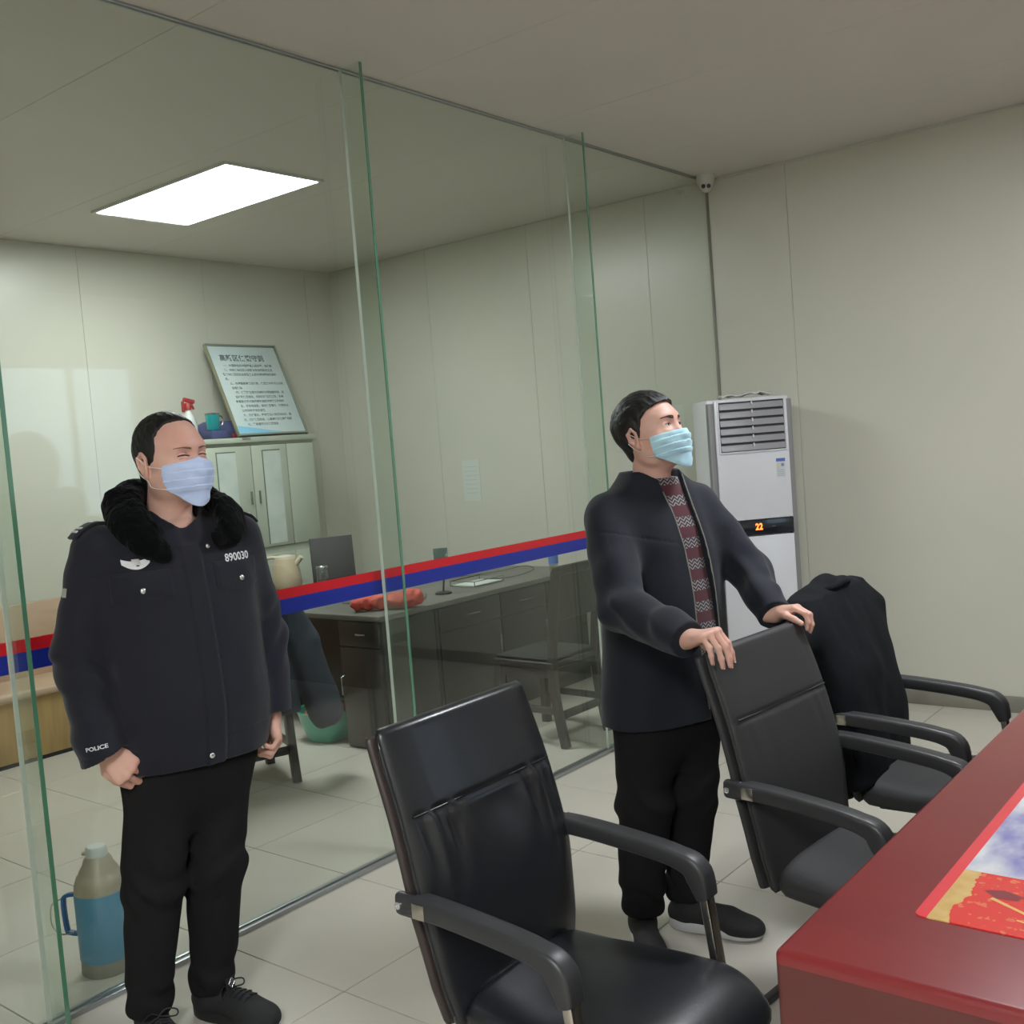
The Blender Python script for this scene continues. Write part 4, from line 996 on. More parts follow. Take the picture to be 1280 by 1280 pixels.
def skin_nails(name, tips, par):
    for p, d, up, r in tips[:4]:
        p, d, up = Vector(p), Vector(d).normalized(), Vector(up); up = (up - d * up.dot(d)).normalized(); sd = d.cross(up)
        c = p + up * r * .86 + d * .001
        V = [c + d * .0058 * sin(q) + sd * .0045 * cos(q) - up * abs(cos(q)) * .0016 for q in np.linspace(0, 2 * pi, 13)[:-1]]
        V2 = [v - up * .0015 for v in V]
        n_ = len(V); F = [tuple(range(n_)), tuple(range(2 * n_ - 1, n_ - 1, -1))] + [(i, (i + 1) % n_, n_ + (i + 1) % n_, n_ + i) for i in range(n_)]
        from_py('fingernail', V + V2, F, 'nail', par, True)
def face_parts(par, T, R, body, squint, brow_lift=0):
    """lash lines, eyes and eyebrows laid on the face; coordinates are (left, up) in the head's own axes"""
    bv = bvh_of(body); fw = Vector(R[:, 0])
    def on(y, z, off=.0006):
        o = Vector(T((.20, y, z))); h_ = bv.ray_cast(o, -fw); return (h_[0] if h_[0] is not None else Vector(T((.09, y, z)))) + fw * off
    def flat(name, pts, m_, off):
        c = (sum(p[0] for p in pts) / len(pts), sum(p[1] for p in pts) / len(pts)); V = [on(*c, off)]; n = len(pts)
        V += [on(c[0] + (p[0] - c[0]) * .5, c[1] + (p[1] - c[1]) * .5, off) for p in pts] + [on(*p, off) for p in pts]
        F = [(0, 1 + i, 1 + (i + 1) % n) for i in range(n)] + [(1 + i, 1 + n + i, 1 + n + (i + 1) % n, 1 + (i + 1) % n) for i in range(n)]
        return from_py(name, V, F, m_, par, True)
    for s in (-1, 1):
        u = np.linspace(0, 1, 11)
        if squint:
            lo = lambda k: .0035 + .0028 * sin(pi * k); tube('lash_line', [on(s * (.014 + .034 * k), lo(k) + .0002) for k in u], .0019, 'lidline', par, 6)
            tube('eyelid_crease', [on(s * (.019 + .029 * k), lo(k) + .0062 + .002 * sin(pi * k), -.0004) for k in u], .0010, 'lip', par, 6)
            tube('eye_bag_crease', [on(s * (.020 + .024 * k), lo(k) - .0075 - .0012 * sin(pi * k), -.0004) for k in u], .0009, 'lip', par, 6)
        else:
            up = [(s * (.019 + .026 * k), .0035 + .0048 * sin(pi * k ** .85) + .0012 * k) for k in u]; dn = [(s * (.019 + .026 * k), .0035 - .0026 * sin(pi * k) + .0012 * k) for k in u[::-1]]
            flat('eye', up + dn[1:-1], 'eye_white', .0006)
            c = (s * .0318, .0044); flat('iris', [(c[0] + .0050 * cos(q), min(c[1] + .0042 * sin(q), .0078)) for q in np.linspace(0, 2 * pi, 15)[:-1]], 'eye', .0011)
            tube('lash_line', [on(*p, .0008) for p in up], .0013, 'lidline', par, 6)
            tube('eyelid_crease', [on(p[0], p[1] + .0042, -.0002) for p in up], .0009, 'lip', par, 6)
        ku = np.linspace(0, 1, 12); yb = [s * (.012 + .044 * k) for k in ku]; zb = [.0205 + brow_lift + .0045 * sin(pi * k * .75) for k in ku]
        wd = [(.0034 if squint else .0062) * (.55 + .45 * sin(pi * min(1, k * 1.4 + .15))) * (1 - .55 * k) for k in ku]
        flat('eyebrow', [(y, z + w_) for y, z, w_ in zip(yb, zb, wd)] + [(y, z - w_ * .8) for y, z, w_ in list(zip(yb, zb, wd))[::-1]], 'brow_soft' if squint else 'brow', .0010)
def face_mask(par, C, R, m_, fat=0.0, h=.0019, level=False, edge=.036):
    T = lambda p: np.array(C) + R @ np.array(p, float)
    f = Field(T((.03, 0, -.05)) - .14, T((.03, 0, -.05)) + .14, h)
    e = lambda c, r, k=.03: f.ell(T(c), r, k, R)
    e((.030, 0, -.050), (.079, .072 + fat, .086), .03); e((.034, 0, -.034), (.066, .0765 + fat, .050), .02); e((.074, 0, -.048), (.036, .040, .052), .04)
    f.cap(T((.092, 0, -.006)), T((.108, 0, -.040)), .012, .016, .02); e((.072, 0, -.120), (.028, .038, .036), .03)
    Ri = np.linalg.inv(R)
    def shape(d, x, y, z):
        P = np.stack([x - C[0], y - C[1], z - C[2]]); u, v, w = Ri @ P
        pl = ((w + .016) / .021) % 1.0                                          # horizontal pleats
        d = d - .0034 * pl * (np.abs(w + .050) < .042) - .0022 * lattice_noise(u * 30, v * 45, w * 70, 3)
        av = np.abs(v)
        top = w - (-.006 - .12 * av + .004 * np.exp(-(av / .014) ** 2))
        if level: top = w + .020
        side = (edge - u) + .10 * (w + .05)
        bot = (-.083 - (.95 if level else 1.25) * (u - edge)) - w
        return np.maximum(np.maximum(d, top), np.maximum(side, np.maximum(bot, -.152 - w)))
    f.apply(shape)
    f.d[f.d > .029] = .1
    o = f.mesh('face_mask', m_, par, 1)
    for s in (-1, 1):
        y = s * (.069 + fat)
        tube('ear_loop', smooth_pts([T((edge + .002, y, -.024)), T((.010, s * (.080 + fat), -.012)), T((-.010, s * .092, .004)), T((-.022, s * .096, .016))], 5), .0013, 'elastic', o, 6)
        tube('ear_loop', smooth_pts([T((edge + .002, s * (.062 + fat), -.080)), T((.014, s * (.078 + fat * .8), -.070)), T((-.004, s * (.084), -.050)), T((-.016, s * .092, -.036)), T((-.030, s * .094, -.015))], 5), .0013, 'elastic', o, 6)
    return o
def hair(par, C, R, line, thick, h=.0022, seed=2, top=.132):
    T = lambda p: np.array(C) + R @ np.array(p, float)
    f = Field(T((0, 0, .03)) - .17, T((0, 0, .03)) + .17, h)
    f.ell(T((-.014, 0, .036)), (.100 + thick, .079 + thick * .8, .094 + thick), .02, R); f.ell(T((.008, 0, .012)), (.088 + thick * .6, .074 + thick * .8, .090), .03, R)
    f.ell(T((-.055, 0, -.040)), (.050, .060, .055), .03, R)
    def shape(d, x, y, z):
        P = np.stack([x - C[0], y - C[1], z - C[2]]); u, v, w = np.linalg.inv(R) @ P; av = np.abs(v)
        n = lattice_noise(u * 45 + w * 30, v * 110, w * 20, seed) * .55 + lattice_noise(u * 110 + w * 60, v * 240, w * 50, seed + 1) * .45
        d = d - .0034 * n + (thick * .75) * np.clip((.055 - w) / .08, 0, 1)
        g = line(u, av, w, v) + .006 * n
        return np.maximum(d, g)
    f.apply(shape); f.d[f.d > .029] = .1
    return f.mesh('hair', 'hair', par, 1)
def bvh_of(o):
    me = o.data; n = len(me.vertices); co = np.empty(n * 3, np.float32); me.vertices.foreach_get('co', co); co = co.reshape(-1, 3)
    F = np.empty(len(me.loops), np.int32); me.loops.foreach_get('vertex_index', F)
    return BVHTree.FromPolygons([tuple(v) for v in co.tolist()], [tuple(q) for q in F.reshape(-1, 4).tolist()])
def stick(name, bv, V, F, c, ux, uy, nrm, material, par, off=.0015, thick=.0, smooth=False, keep=None):
    """lay a flat patch on a surface: every vertex is dropped along -nrm onto it"""
    c, ux, uy, nrm = [Vector(q) for q in (c, ux, uy, nrm)]; nrm.normalize(); ux.normalize(); uy.normalize(); out = []
    for v in V:
        o = c + ux * v[0] + uy * v[1] + nrm * .25; hit = bv.ray_cast(o, -nrm)
        p = hit[0] + nrm * off if hit[0] is not None else c + ux * v[0] + uy * v[1]
        out.append(p)
    if thick:
        n = len(out); out2 = [p - nrm * thick for p in out]
        cnt = {}
        for f_ in F:
            for i in range(len(f_)):
                a, b = f_[i], f_[(i + 1) % len(f_)]; cnt[(a, b)] = 1
        rim = [(a, b) for a, b in cnt if (b, a) not in cnt]
        F = list(F) + [tuple(i + n for i in f_[::-1]) for f_ in F] + [(b, a, a + n, b + n) for a, b in rim]; out = out + out2
    return from_py(name, out, F, material, par, smooth)
def gridp(w, h, nx, ny, fn=None):
    V = [((i / nx - .5) * w, (j / ny - .5) * h) for j in range(ny + 1) for i in range(nx + 1)]
    if fn: V = [fn(*v) for v in V]
    return V, [(j * (nx + 1) + i, j * (nx + 1) + i + 1, (j + 1) * (nx + 1) + i + 1, (j + 1) * (nx + 1) + i) for j in range(ny) for i in range(nx)]
def button(par, bv, c, nrm, r, m_='silver', name='snap_button'):
    c = Vector(c); nrm = Vector(nrm).normalized(); hit = bv.ray_cast(c + nrm * .25, -nrm); p = hit[0] if hit[0] is not None else c
    return lathe(name, [(r, -.001), (r, .0015), (r * .85, .003), (r * .4, .0042), (.0001, .0045)], p, m_, par, 16, rot=nrm.to_track_quat('Z', 'Y').to_matrix())
def shoe(par, ankle, toe_dir, L, up_m, sole_m, lace=None, h=.0028, hi=.09):
    """par local: ankle (x,y) on the floor, toe direction angle"""
    a = toe_dir; fw = np.array([cos(a), sin(a), 0]); lf = np.array([-sin(a), cos(a), 0]); o = np.array([ankle[0], ankle[1], 0.])
    P = lambda u, v, w: o + fw * u + lf * v + np.array([0, 0, w])
    lo = np.minimum(P(-.11, -.09, 0), P(L, .09, 0)); lo = np.minimum(lo, np.minimum(P(-.11, .09, 0), P(L, -.09, 0))); hi_ = np.maximum(np.maximum(P(-.11, -.09, 0), P(L, .09, 0)), np.maximum(P(-.11, .09, 0), P(L, -.09, 0)))
    f = Field(lo - .03, (hi_[0] + .03, hi_[1] + .03, .17), h); Rm = np.stack([fw, lf, [0, 0, 1]], 1)
    t = L - .075
    f.ell(P(-.030, 0, .050), (.052, .037, .045), .03, Rm); f.cap(P(-.02, 0, .075), P(-.012, 0, hi + .015), .040, .040, .02)
    f.cap(P(.0, 0, .055), P(t - .08, 0, .048), .040, .042, .03); f.ell(P(t - .045, 0, .036), (.075, .047, .032), .03, Rm); f.ell(P(t - .03, 0, .026), (.062, .046, .026), .03, Rm)
    f.apply(lambda d, x, y, z: np.maximum(d, .016 - z))
    up = f.mesh('shoe', up_m, par, 1)
    # sole
    N = 40; V = []; 
    def outline(q):
        u = -.078 + (t + .108) * (.5 - .5 * cos(q)); k = (u + .078) / (t + .108); wd = .040 + .012 * k - .006 * math.exp(-((k - .42) / .15) ** 2)
        e_ = min(1, sqrt(max(0, 1 - (abs(2 * k - 1)) ** 5))); return u, wd * e_ * (1 if q < pi else -1)
    for z, g in ((.0015, .94), (.006, 1), (.020, 1.03), (.026, .98)):
        for i in range(N):
            q = 2 * pi * i / N; u, v = outline(q); k = (u + .078) / (t + .108); V.append(P(u * (1.0 if g > .95 else .98) + (0 if g > .95 else .002), v * g, z + .012 * max(0, k - .78) ** 1.2 * 3 + (.012 * (1 - k) if z > .015 else 0)))
    F = [(j * N + i, j * N + (i + 1) % N, (j + 1) * N + (i + 1) % N, (j + 1) * N + i) for j in range(3) for i in range(N)] + [tuple(range(N))[::-1], tuple(3 * N + i for i in range(N))]
    bm = bmesh.new(); vs = [bm.verts.new(v) for v in V]; [bm.faces.new([vs[i] for i in q]) for q in F]; bmesh.ops.remove_doubles(bm, verts=bm.verts, dist=1e-5); from_bm('sole', bm, sole_m, up, True)
    if lace:
        bs = bvh_of(up)
        def top(u, v, e=.002):
            p_ = P(u, v, .25); h_ = bs.ray_cast(Vector(p_), Vector((0, 0, -1))); return (h_[0] if h_[0] is not None else Vector(P(u, v, .06))) + Vector((0, 0, e))
        for k in range(5):
            u = .062 + k * .019; tube('lace', [top(u + .003 * sin(q * 9), v, .0024) for q, v in enumerate(np.linspace(-.026, .026, 9))], .0026, lace, up, 6)
        b0 = top(.060, 0, .006)
        L_ = Vector(lf); F_ = Vector(fw); Z_ = Vector((0, 0, 1))
        for s in (-1, 1): tube('lace_bow', smooth_pts([b0, b0 + L_ * s * .022 + Z_ * .012, b0 + L_ * s * .048 + Z_ * .004 + F_ * .01, b0 + L_ * s * .042 - Z_ * .010 + F_ * .014, b0 + F_ * .004], 5), .0022, lace, up, 6)
    return up

def officer():
    t = empty('person', (-2.66, 1.70, 0), radians(-10), 'person in a navy uniform coat with fur collar and pale blue mask', 'person', 'two men standing in the room')
    C = np.array((.020, .042, 1.634)); R = rotm(radians(15), radians(3), radians(1)) * 1.035
    SR, SL = (-.01, -.175, 1.395), (-.005, .225, 1.385); ER, EL = (-.03, -.250, 1.120), (-.02, .290, 1.090); WR, WL = (.045, -.235, .880), (.05, .262, .855)
    # the body, one skin
    f = Field((-.20, -.37, .0), (.24, .41, 1.78), .0032)
    f.loft([(.80, 0, .02, .105, .165), (.95, .01, .02, .115, .165), (1.10, .0, .02, .11, .155), (1.30, -.01, .022, .105, .165), (1.40, -.015, .025, .085, .16), (1.46, -.02, .028, .06, .09)], .03)
    f.cap((-.020, .030, 1.43), C + R @ np.array((-.018, 0, -.050)), .064, .060, .03)
    for a, b, c in ((SR, ER, WR), (SL, EL, WL)): f.chain([a, b, c], [.055, .044, .028], .03)
    for hp, kn, an in (((0, -.06, .86), (.02, -.125, .46), (-.02, -.162, .068)), ((0, .10, .86), (.03, .045, .45), (-.01, .025, .06))):
        f.chain([hp, kn, an], [.088, .058, .028], .03)
    T = head_fields(f, C, R, .010, 1.15)
    tR = hand(f, WR, (.100, -.195, .806), (.55, -.72, .45), (62, 78, 40), 1, 1.12, [(.6, .6, -.5), (.9, .0, -.45), (.9, -.3, -.4)])
    tL = hand(f, WL, (.080, .262, .772), (.30, .93, .10), (48, 70, 35), -1, .95, [(.75, .6, -.3), (.95, .15, -.3), (.95, -.1, -.3)])
    body = f.mesh('body', 'skin', t); skin_nails('n', tR, t)
    face_parts(t, T, R, body, True, .001)
    face_mask(t, C, R, 'mask_blue', .010, edge=.056)
    def line(u, av, w, v):
        front = u - np.interp(w, [-.08, -.045, -.02, .0, .025, .045, .07, .095, .112, .135], [-.055, -.045, -.006, .022, .036, .036, .034, .046, .080, .092]) + np.clip(av - .035, 0, 1) * 0
        mid = np.where((w > .085), u - (.062 - 3.0 * np.clip(.125 - w, 0, 1) * .55) - .35 * np.clip(av - .045, 0, 1), 9)
        g = np.where(w > .085, np.minimum(front, mid), front)
        return np.maximum(g * .8, -.078 - w)
    hair(t, C, R, line, .0065, seed=2)
    tube('hair_tuft', [T((-.112, .0, .060)), T((-.125, .0, .066)), T((-.137, .0, .064))], .004, 'hair', t, 6)
    # coat
    f = Field((-.26, -.43, .72), (.30, .47, 1.60), .0042)
    def wr(X, Y, Z): return .0045 * lattice_noise(X * 9, Y * 9, Z * 7, 1) + .0030 * lattice_noise(X * 20, Y * 20, Z * 14, 2)
    f.loft([(.785, .005, .022, .150, .222), (.82, .005, .022, .158, .232), (.95, .012, .022, .172, .236), (1.10, .005, .022, .165, .228), (1.25, -.005, .024, .152, .228), (1.36, -.012, .026, .132, .226), (1.43, -.018, .028, .10, .185), (1.50, -.025, .030, .075, .10)], .03, 2.5, warp=wr)
    def wr2(X, Y, Z): return .006 * lattice_noise(X * 10, Y * 10, Z * 20, 4) + .005 * np.sin(Z * 70 + 3 * np.sin(Y * 30) + X * 20) * np.exp(-((Z - 1.10) / .09) ** 2)
    for a, b, c, r in ((SR, ER, WR, (.078, .073, .074)), (SL, EL, WL, (.078, .072, .060))):
        a, b, c = [np.array(q) for q in (a, b, c)]; f.cap(a, b, r[0], r[1], .035, warp=wr2); d = (c - b) / np.linalg.norm(c - b)
        cut = c + d * (.020 if b[1] < 0 else .0); nn = d + (np.array((0, -.0, 0)) if b[1] > 0 else np.array((-.15, .35, 0)))
        f.cap(b, c + d * .10, r[1], r[2], .02, warp=wr2, clip=[(cut, nn)])
    # placket, pocket flaps and hem band pressed out of the cloth
    def relief(d, x, y, z):
        fr = x > .05
        d = d - .0030 * (fr & (np.abs(y - .030) < .028) & (z < 1.40))
        for cy in (-.112, .165): d = d - .0032 * (fr & (np.abs(y - cy) < .072) & (z > 1.262 + .02 * (1 - np.abs(y - cy) / .072)) & (z < 1.335)); 
        d = d + .0025 * (fr & (np.abs(z - .862) < .003)) + .0022 * (fr & (np.abs(y - .059) < .003) & (z < 1.40)) + .0022 * ((np.abs(z - 1.335) < .003) & fr & (np.abs(y - .03) > .03))
        return d
    f.apply(relief)
    # neck opening
    f.cap((-.02, .03, 1.42), (.035, .040, 1.60), .070, .085, .01, 'sub'); f.cap((.105, .035, 1.425), (.09, .035, 1.56), .022, .06, .02, 'sub')
    coat = f.mesh('coat', 'navy', t); bv = bvh_of(coat)
    # black collar of the shirt
    f = Field((-.16, -.12, 1.36), (.17, .20, 1.56), .0035)
    f.cap((-.018, .030, 1.42), (.0, .034, 1.492), .076, .070, .01, clip=[((.03, .03, 1.456), (-.30, 0, 1))]); f.cap((-.018, .030, 1.40), (.02, .034, 1.53), .064, .064, .004, 'sub', clip=[((0, 0, 1.44), (0, 0, -1))])
    f.mesh('shirt_collar', 'black_cloth', t)
    # fur collar
    f = Field((-.24, -.24, 1.28), (.26, .30, 1.64), .0034)
    def fz(X, Y, Z): return .0028 * lattice_noise(X * 120, Y * 120, Z * 70, 5) + .004 * lattice_noise(X * 30, Y * 30, Z * 30, 6)
    back = [(-.095, .035, 1.530), (-.078, -.045, 1.540), (-.020, -.100, 1.520), (.050, -.110, 1.470), (.100, -.086, 1.415)]
    bl = [(-.095, .035, 1.530), (-.078, .112, 1.530), (-.015, .160, 1.505), (.055, .180, 1.465), (.100, .172, 1.430)]
    for ch, rs, fl in ((back, [.042, .050, .053, .054, .042], (.55, -.75, .35)), (bl, [.042, .048, .054, .058, .046], (.55, .75, .35))):
        f.chain([np.array(p) for p in ch], rs, .02, warp=fz, flat=(fl, .62))
    f.cap((.100, -.080, 1.42), (.122, -.050, 1.375), .042, .022, .02, warp=fz, flat=((.9, -.3, .2), .5)); f.cap((.100, .165, 1.435), (.122, .110, 1.405), .034, .024, .02, warp=fz, flat=((.9, .3, .2), .5))
    f.cap((-.020, .032, 1.40), (.022, .040, 1.60), .067, .074, .012, 'sub')
    f.mesh('fur_collar', 'fur', t)
    # epaulettes with white bars
    def ep(sy, cy, L_):
        pts = []
        for k in np.linspace(0, 1, 9):
            y = cy + sy * L_ * k; h_ = bv.ray_cast(Vector((-.014, y, 1.75)), Vector((0, 0, -1))); pts.append(h_[0] + Vector((0, 0, .005 + .010 * max(0, k - .8) * 5)))
        e_ = sweep('epaulette', pts, rrect(.052, .008, .003), 'navy', t, (0, 0, 1)); P = smooth_pts(pts, 4); up_ = Vector((0, 0, .0056))
        for i, w_ in ((25, .040), (28, .040), (17, .016)):
            d_ = (P[i + 1] - P[i]).normalized(); q = Vector((0, -d_.z, d_.y)) * (1 if d_.y > 0 else -1); q = q * .0052
            sweep('white_bar', [P[i] + q, P[i] + d_ * .007 + q], rrect(w_, .0022, .0005), 'white', e_, (0, 0, 1))
    ep(-1, -.115, .130); ep(1, .170, .125)
    fw = (1, 0, 0); lf = (0, 1, 0); up = (0, 0, 1)
    # wing badge, number, buttons, text
    def wing(x, y): return (x, y * (1.0 - .35 * (x / .034) ** 2) + .012 * (x / .034) ** 2 + .0)
    V, F = gridp(.068, .022, 18, 4, wing); stick('wing_badge', bv, V, F, (0, -.120, 1.357), lf, up, fw, 'white', t, .0030, .002)
    V, F = gridp(.020, .016, 4, 3); stick('badge_centre', bv, V, F, (0, -.120, 1.366), lf, up, fw, 'silver', t, .0045, .002)
    V, F = gridp(.007, .003, 2, 1); stick('badge_mark', bv, V, F, (0, -.118, 1.356), lf, up, fw, 'black', t, .0052)
    V, F = text_geo('890030', .031, 3, .0006); V = [(v.x * .92, v.y) for v in V]
    stick('coat_number', bv, V, F, (0, .170, 1.345), lf, up, fw, 'white', t, .0052)
    V, F = text_geo('POLICE', .015, 3, .0003); V = [(v.x * 1.2, v.y) for v in V]
    stick('cuff_lettering', bv, V, F, (.10, -.272, .893), (.35, .93, .10), (-.15, -.1, 1), (.80, -.58, .1), 'white', t, .0022)
    for y, z in ((-.118, 1.288), (.172, 1.284), (.085, 1.385)): button(t, bv, (0, y, z), fw, .0082 if z < 1.3 else .0065)
    button(t, bv, (0, .012, .812), fw, .008, 'silver', 'zip_pull')
    # pocket flaps and arm badge
    for cy in (-.112, .165):
        V, F = gridp(.150, .078, 16, 8, lambda x, y: (x, y - (.012 * (1 - abs(x) / .075) if y < -.038 else 0))); stick('pocket_flap', bv, V, F, (0, cy, 1.300), lf, up, fw, 'navy', t, .0020, .0026)
    stick('arm_badge', bv, [(-.012, -.012), (.012, -.012), (.012, .012), (-.012, .012)], [(0, 1, 2, 3)], (.0, -.300, 1.300), (1, .1, 0), up, (.35, -1, 0), 'silver', t, .003)
    # trousers
    f = Field((-.22, -.30, .04), (.25, .24, .90), .0042)
    def wt(X, Y, Z): return .005 * lattice_noise(X * 12, Y * 12, Z * 9, 8) + .0045 * np.sin(Z * 62 + 4 * np.sin(X * 22 + Y * 9)) * (np.exp(-((Z - .46) / .08) ** 2) + np.exp(-((Z - .14) / .06) ** 2))
    f.loft([(.58, 0, -.010, .070, .110), (.66, 0, .005, .11, .165), (.76, 0, .018, .135, .195), (.86, 0, .02, .13, .19)], .03, 2.5)
    for hp, kn, an in (((0, -.075, .76), (.015, -.128, .46), (-.02, -.162, .11)), ((0, .105, .76), (.025, .050, .45), (-.01, .022, .10))):
        f.cap(hp, kn, .100, .083, .025, warp=wt); f.cap(kn, an, .081, .062, .03, warp=wt, clip=[((0, 0, .085), (0, 0, -1))])
    tr = f.mesh('trousers', 'black_cloth', t)
    shoe(t, (-.01, -.160), radians(-4), .270, 'shoe_black', 'sole_black', 'black')
    s2 = shoe(t, (.0, .022), radians(22), .270, 'shoe_black', 'sole_black', 'black')
    d2 = Vector((cos(radians(22)), sin(radians(22)), 0)); l2 = Vector((-d2.y, d2.x, 0)); o2 = Vector((.0, .022, 0))
    tg = lambda u, v, w: o2 + d2 * u + l2 * v + Vector((0, 0, w))
    sweep('shoe_tongue', [tg(.062, 0, .080), tg(.066, 0, .105), tg(.066, 0, .128)], rrect(.036, .007, .003), 'shoe_black', s2, tuple(d2))
    for k in range(4):
        c4 = [(0, .128), (-.013, .114), (0, .098), (.013, .114)]; a_, b_ = c4[k], c4[(k + 1) % 4]; tube('tongue_mark', [tg(.0712, a_[0], a_[1]), tg(.0712, b_[0], b_[1])], .0011, 'silver', s2, 6)
    for v_ in (-.004, .002): tube('tongue_mark', [tg(.0712, v_, .106), tg(.0712, v_ + .003, .121)], .0010, 'silver', s2, 6)
officer()

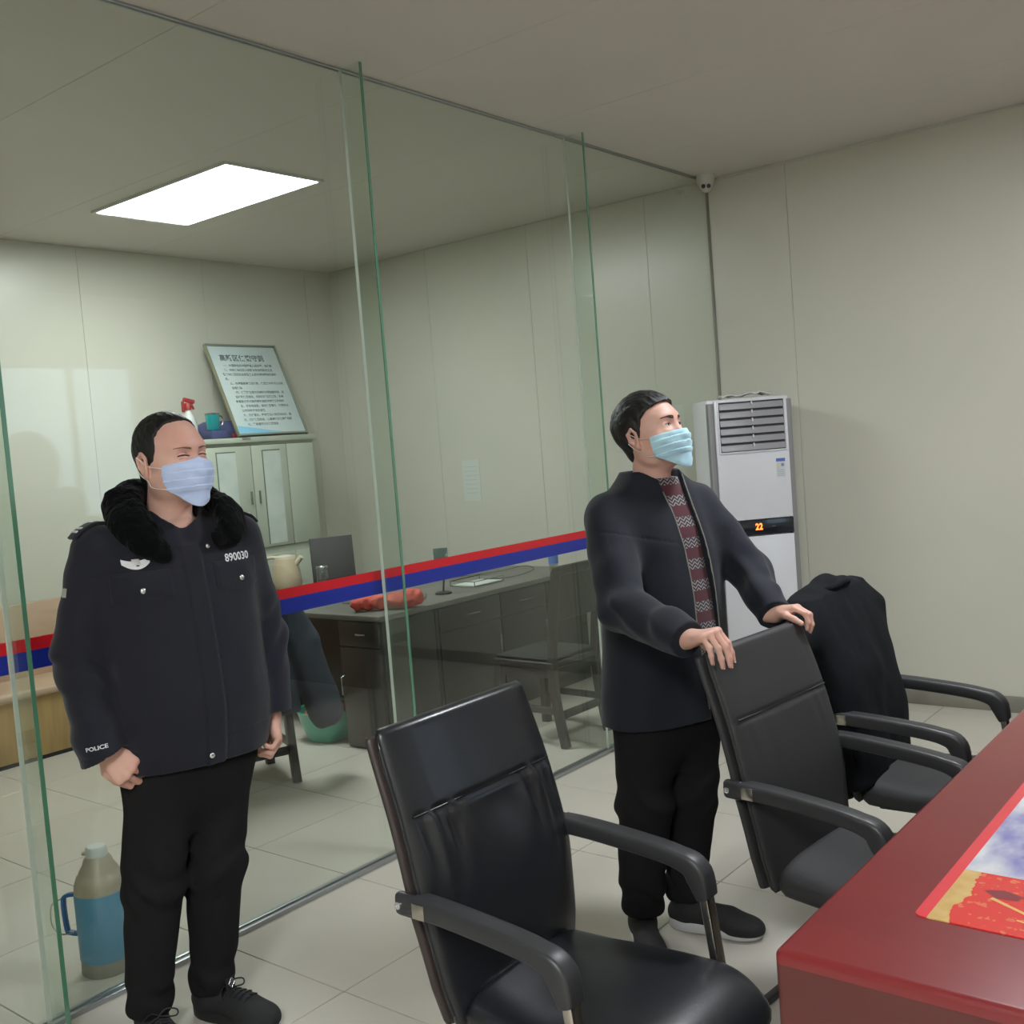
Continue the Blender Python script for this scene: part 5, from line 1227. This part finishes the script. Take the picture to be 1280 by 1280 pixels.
def visitor():
    az = radians(-18)
    t = empty('person', (-1.75, 2.85, 0), az, 'person in a zipped black coat over a patterned sweater, hands on a chair', 'person', 'two men standing in the room')
    C = np.array((.015, .014, 1.600)); R = rotm(radians(16), radians(16), radians(0))
    SR, SL = (-.02, -.150, 1.350), (.0, .200, 1.355); ER, EL = (.150, -.262, 1.105), (.150, .262, 1.150); WR, WL = (.432, -.272, 1.048), (.320, .185, 1.038)
    f = Field((-.22, -.38, .0), (.64, .40, 1.76), .0032)
    f.loft([(.78, 0, .02, .10, .155), (.95, .0, .025, .115, .16), (1.10, .0, .028, .11, .155), (1.30, -.01, .03, .10, .165), (1.39, -.015, .03, .085, .155), (1.44, -.02, .03, .06, .09)], .03)
    f.cap((-.020, .028, 1.41), C + R @ np.array((-.018, 0, -.050)), .062, .058, .03)
    for a, b, c in ((SR, ER, WR), (SL, EL, WL)): f.chain([a, b, c], [.055, .044, .028], .03)
    for hp, kn, an in (((0, -.06, .84), (.02, -.125, .45), (-.02, -.132, .07)), ((0, .10, .84), (.03, .055, .44), (-.01, .045, .07))):
        f.chain([hp, kn, an], [.086, .056, .028], .03)
    T = head_fields(f, C, R, .005)
    tR = hand(f, WR, (.517, -.258, 1.071), (.15, -.05, .98), [(66, 22, 8), (68, 22, 8), (70, 22, 8), (72, 22, 8)], -1, 1.0, [(.2, .35, -.85), (.25, .05, -.95), (.25, .0, -.95)], .5)
    tL = hand(f, WL, (.385, .215, 1.058), (.15, .15, .98), [(40, 50, 25), (44, 52, 25), (46, 52, 25), (48, 50, 25)], 1, .95, [(.75, .7, -.25), (.8, .25, -.55), (.7, .0, -.7)], .3)
    body = f.mesh('body', 'skin', t); skin_nails('n', tR, t); skin_nails('n', tL, t)
    face_parts(t, T, R, body, False, .002)
    face_mask(t, C, R, 'mask_aqua', .008, level=True, edge=.040)
    def line(u, av, w, v):
        g = u - np.interp(w, [-.085, -.050, -.030, -.010, .015, .040, .060, .078, .090, .12], [-.060, -.046, -.014, .008, .016, .026, .044, .074, .115, .14])
        g = np.where(w < .005, g + .5 * np.clip(.0, 0, 1), g)
        return np.maximum(g * .8, -.086 - w)
    hair(t, C, R, line, .016, seed=9)
    # sweater
    f = Field((-.20, -.22, .74), (.25, .28, 1.50), .0042)
    f.loft([(.80, .0, .03, .130, .18), (.95, .01, .032, .140, .18), (1.10, .008, .032, .132, .175), (1.30, -.004, .032, .118, .178), (1.385, -.01, .032, .095, .13), (1.43, -.012, .03, .082, .09), (1.465, -.008, .026, .074, .076)], .02, 2.3)
    f.cap((-.02, .026, 1.44), (.0, .02, 1.53), .062, .064, .003, 'sub')
    f.mesh('sweater', 'sweater', t)
    # coat, open in front
    f = Field((-.28, -.42, .62), (.56, .44, 1.56), .0042)
    def wr(X, Y, Z): return .005 * lattice_noise(X * 8, Y * 8, Z * 6, 21) + .003 * lattice_noise(X * 18, Y * 18, Z * 14, 22)
    f.loft([(.705, -.005, .02, .150, .235), (.80, -.005, .022, .155, .225), (.95, .0, .026, .160, .212), (1.10, .0, .03, .155, .208), (1.25, -.006, .032, .145, .212), (1.33, -.012, .032, .130, .216), (1.375, -.015, .032, .115, .212), (1.41, -.018, .032, .104, .185), (1.445, -.02, .03, .094, .142), (1.468, -.021, .028, .088, .108), (1.49, -.022, .026, .086, .092)], .03, 2.3, warp=wr)
    def wr2(X, Y, Z): return .006 * lattice_noise(X * 16, Y * 12, Z * 16, 24) + .005 * np.sin(Z * 60 + X * 55 + 2 * np.sin(Y * 30)) * np.exp(-((Z - 1.13) / .08) ** 2)
    for a, b, c, r in ((SR, ER, WR, (.080, .068, .054)), (SL, EL, WL, (.076, .062, .050))):
        a, b, c = [np.array(q) for q in (a, b, c)]; f.cap(a, b, r[0], r[1], .04, warp=wr2); d = (c - b) / np.linalg.norm(c - b)
        f.cap(b, c + d * .06, r[1], r[2], .02, warp=wr2, clip=[(c + d * .008, d)])
    # opening: a wedge that shows the sweater
    def opening(d, x, y, z):
        c0 = np.interp(z, [.70, .95, 1.20, 1.42, 1.50], [.088, .078, .062, .040, .034]); w0 = np.interp(z, [.70, .80, 1.0, 1.25, 1.40, 1.50], [.012, .030, .046, .040, .040, .055])
        g = np.maximum(np.abs(y - c0) - w0, .02 - x); return np.maximum(d, -g)
    f.apply(opening)
    f.cap((-.02, .026, 1.44), (.02, .022, 1.56), .076, .082, .008, 'sub')
    # seams and pocket line
    f.apply(lambda d, x, y, z: d + .0022 * ((np.abs(z - 1.30 + .25 * (y + .15)) < .0025) & (x > .05) & (y < 0)))
    coat = f.mesh('coat', 'coat_cloth', t); bv = bvh_of(coat)
    for s in (-1, 1):
        pts = []
        for z in np.linspace(.74, 1.47, 16):
            c0 = np.interp(z, [.70, .95, 1.20, 1.42, 1.50], [.088, .078, .062, .040, .034]); w0 = np.interp(z, [.70, .80, 1.0, 1.25, 1.40, 1.50], [.012, .030, .046, .040, .040, .055])
            h_ = bv.ray_cast(Vector((.45, c0 + s * (w0 + .006), z)), Vector((-1, 0, 0)))
            if h_[0] is not None: pts.append(h_[0] + Vector((-.001, 0, 0)))
        tube('zip', pts, .0028, 'skirting', t, 6)
    # trousers
    f = Field((-.22, -.30, .06), (.25, .28, .90), .0042)
    def wt(X, Y, Z): return .006 * lattice_noise(X * 12, Y * 12, Z * 10, 28) + .006 * np.sin(Z * 58 + 4 * np.sin(X * 20 + Y * 9)) * (np.exp(-((Z - .47) / .07) ** 2) + np.exp(-((Z - .17) / .06) ** 2))
    f.loft([(.55, 0, .0, .07, .11), (.62, 0, .010, .11, .165), (.74, 0, .018, .135, .195), (.84, 0, .02, .13, .19)], .03, 2.5)
    for hp, kn, an in (((0, -.075, .74), (.015, -.118, .46), (-.015, -.130, .13)), ((0, .105, .74), (.025, .062, .45), (-.01, .048, .12))):
        f.cap(hp, kn, .105, .085, .03, warp=wt); f.cap(kn, an, .084, .068, .03, warp=wt, clip=[((0, 0, .100), (0, 0, -1))])
    f.mesh('trousers', 'black_cloth', t)
    shoe(t, (-.02, -.130), radians(-32), .275, 'shoe_grey', 'sole_white')
    shoe(t, (.015, .046), radians(28), .275, 'shoe_grey', 'sole_white')
visitor()
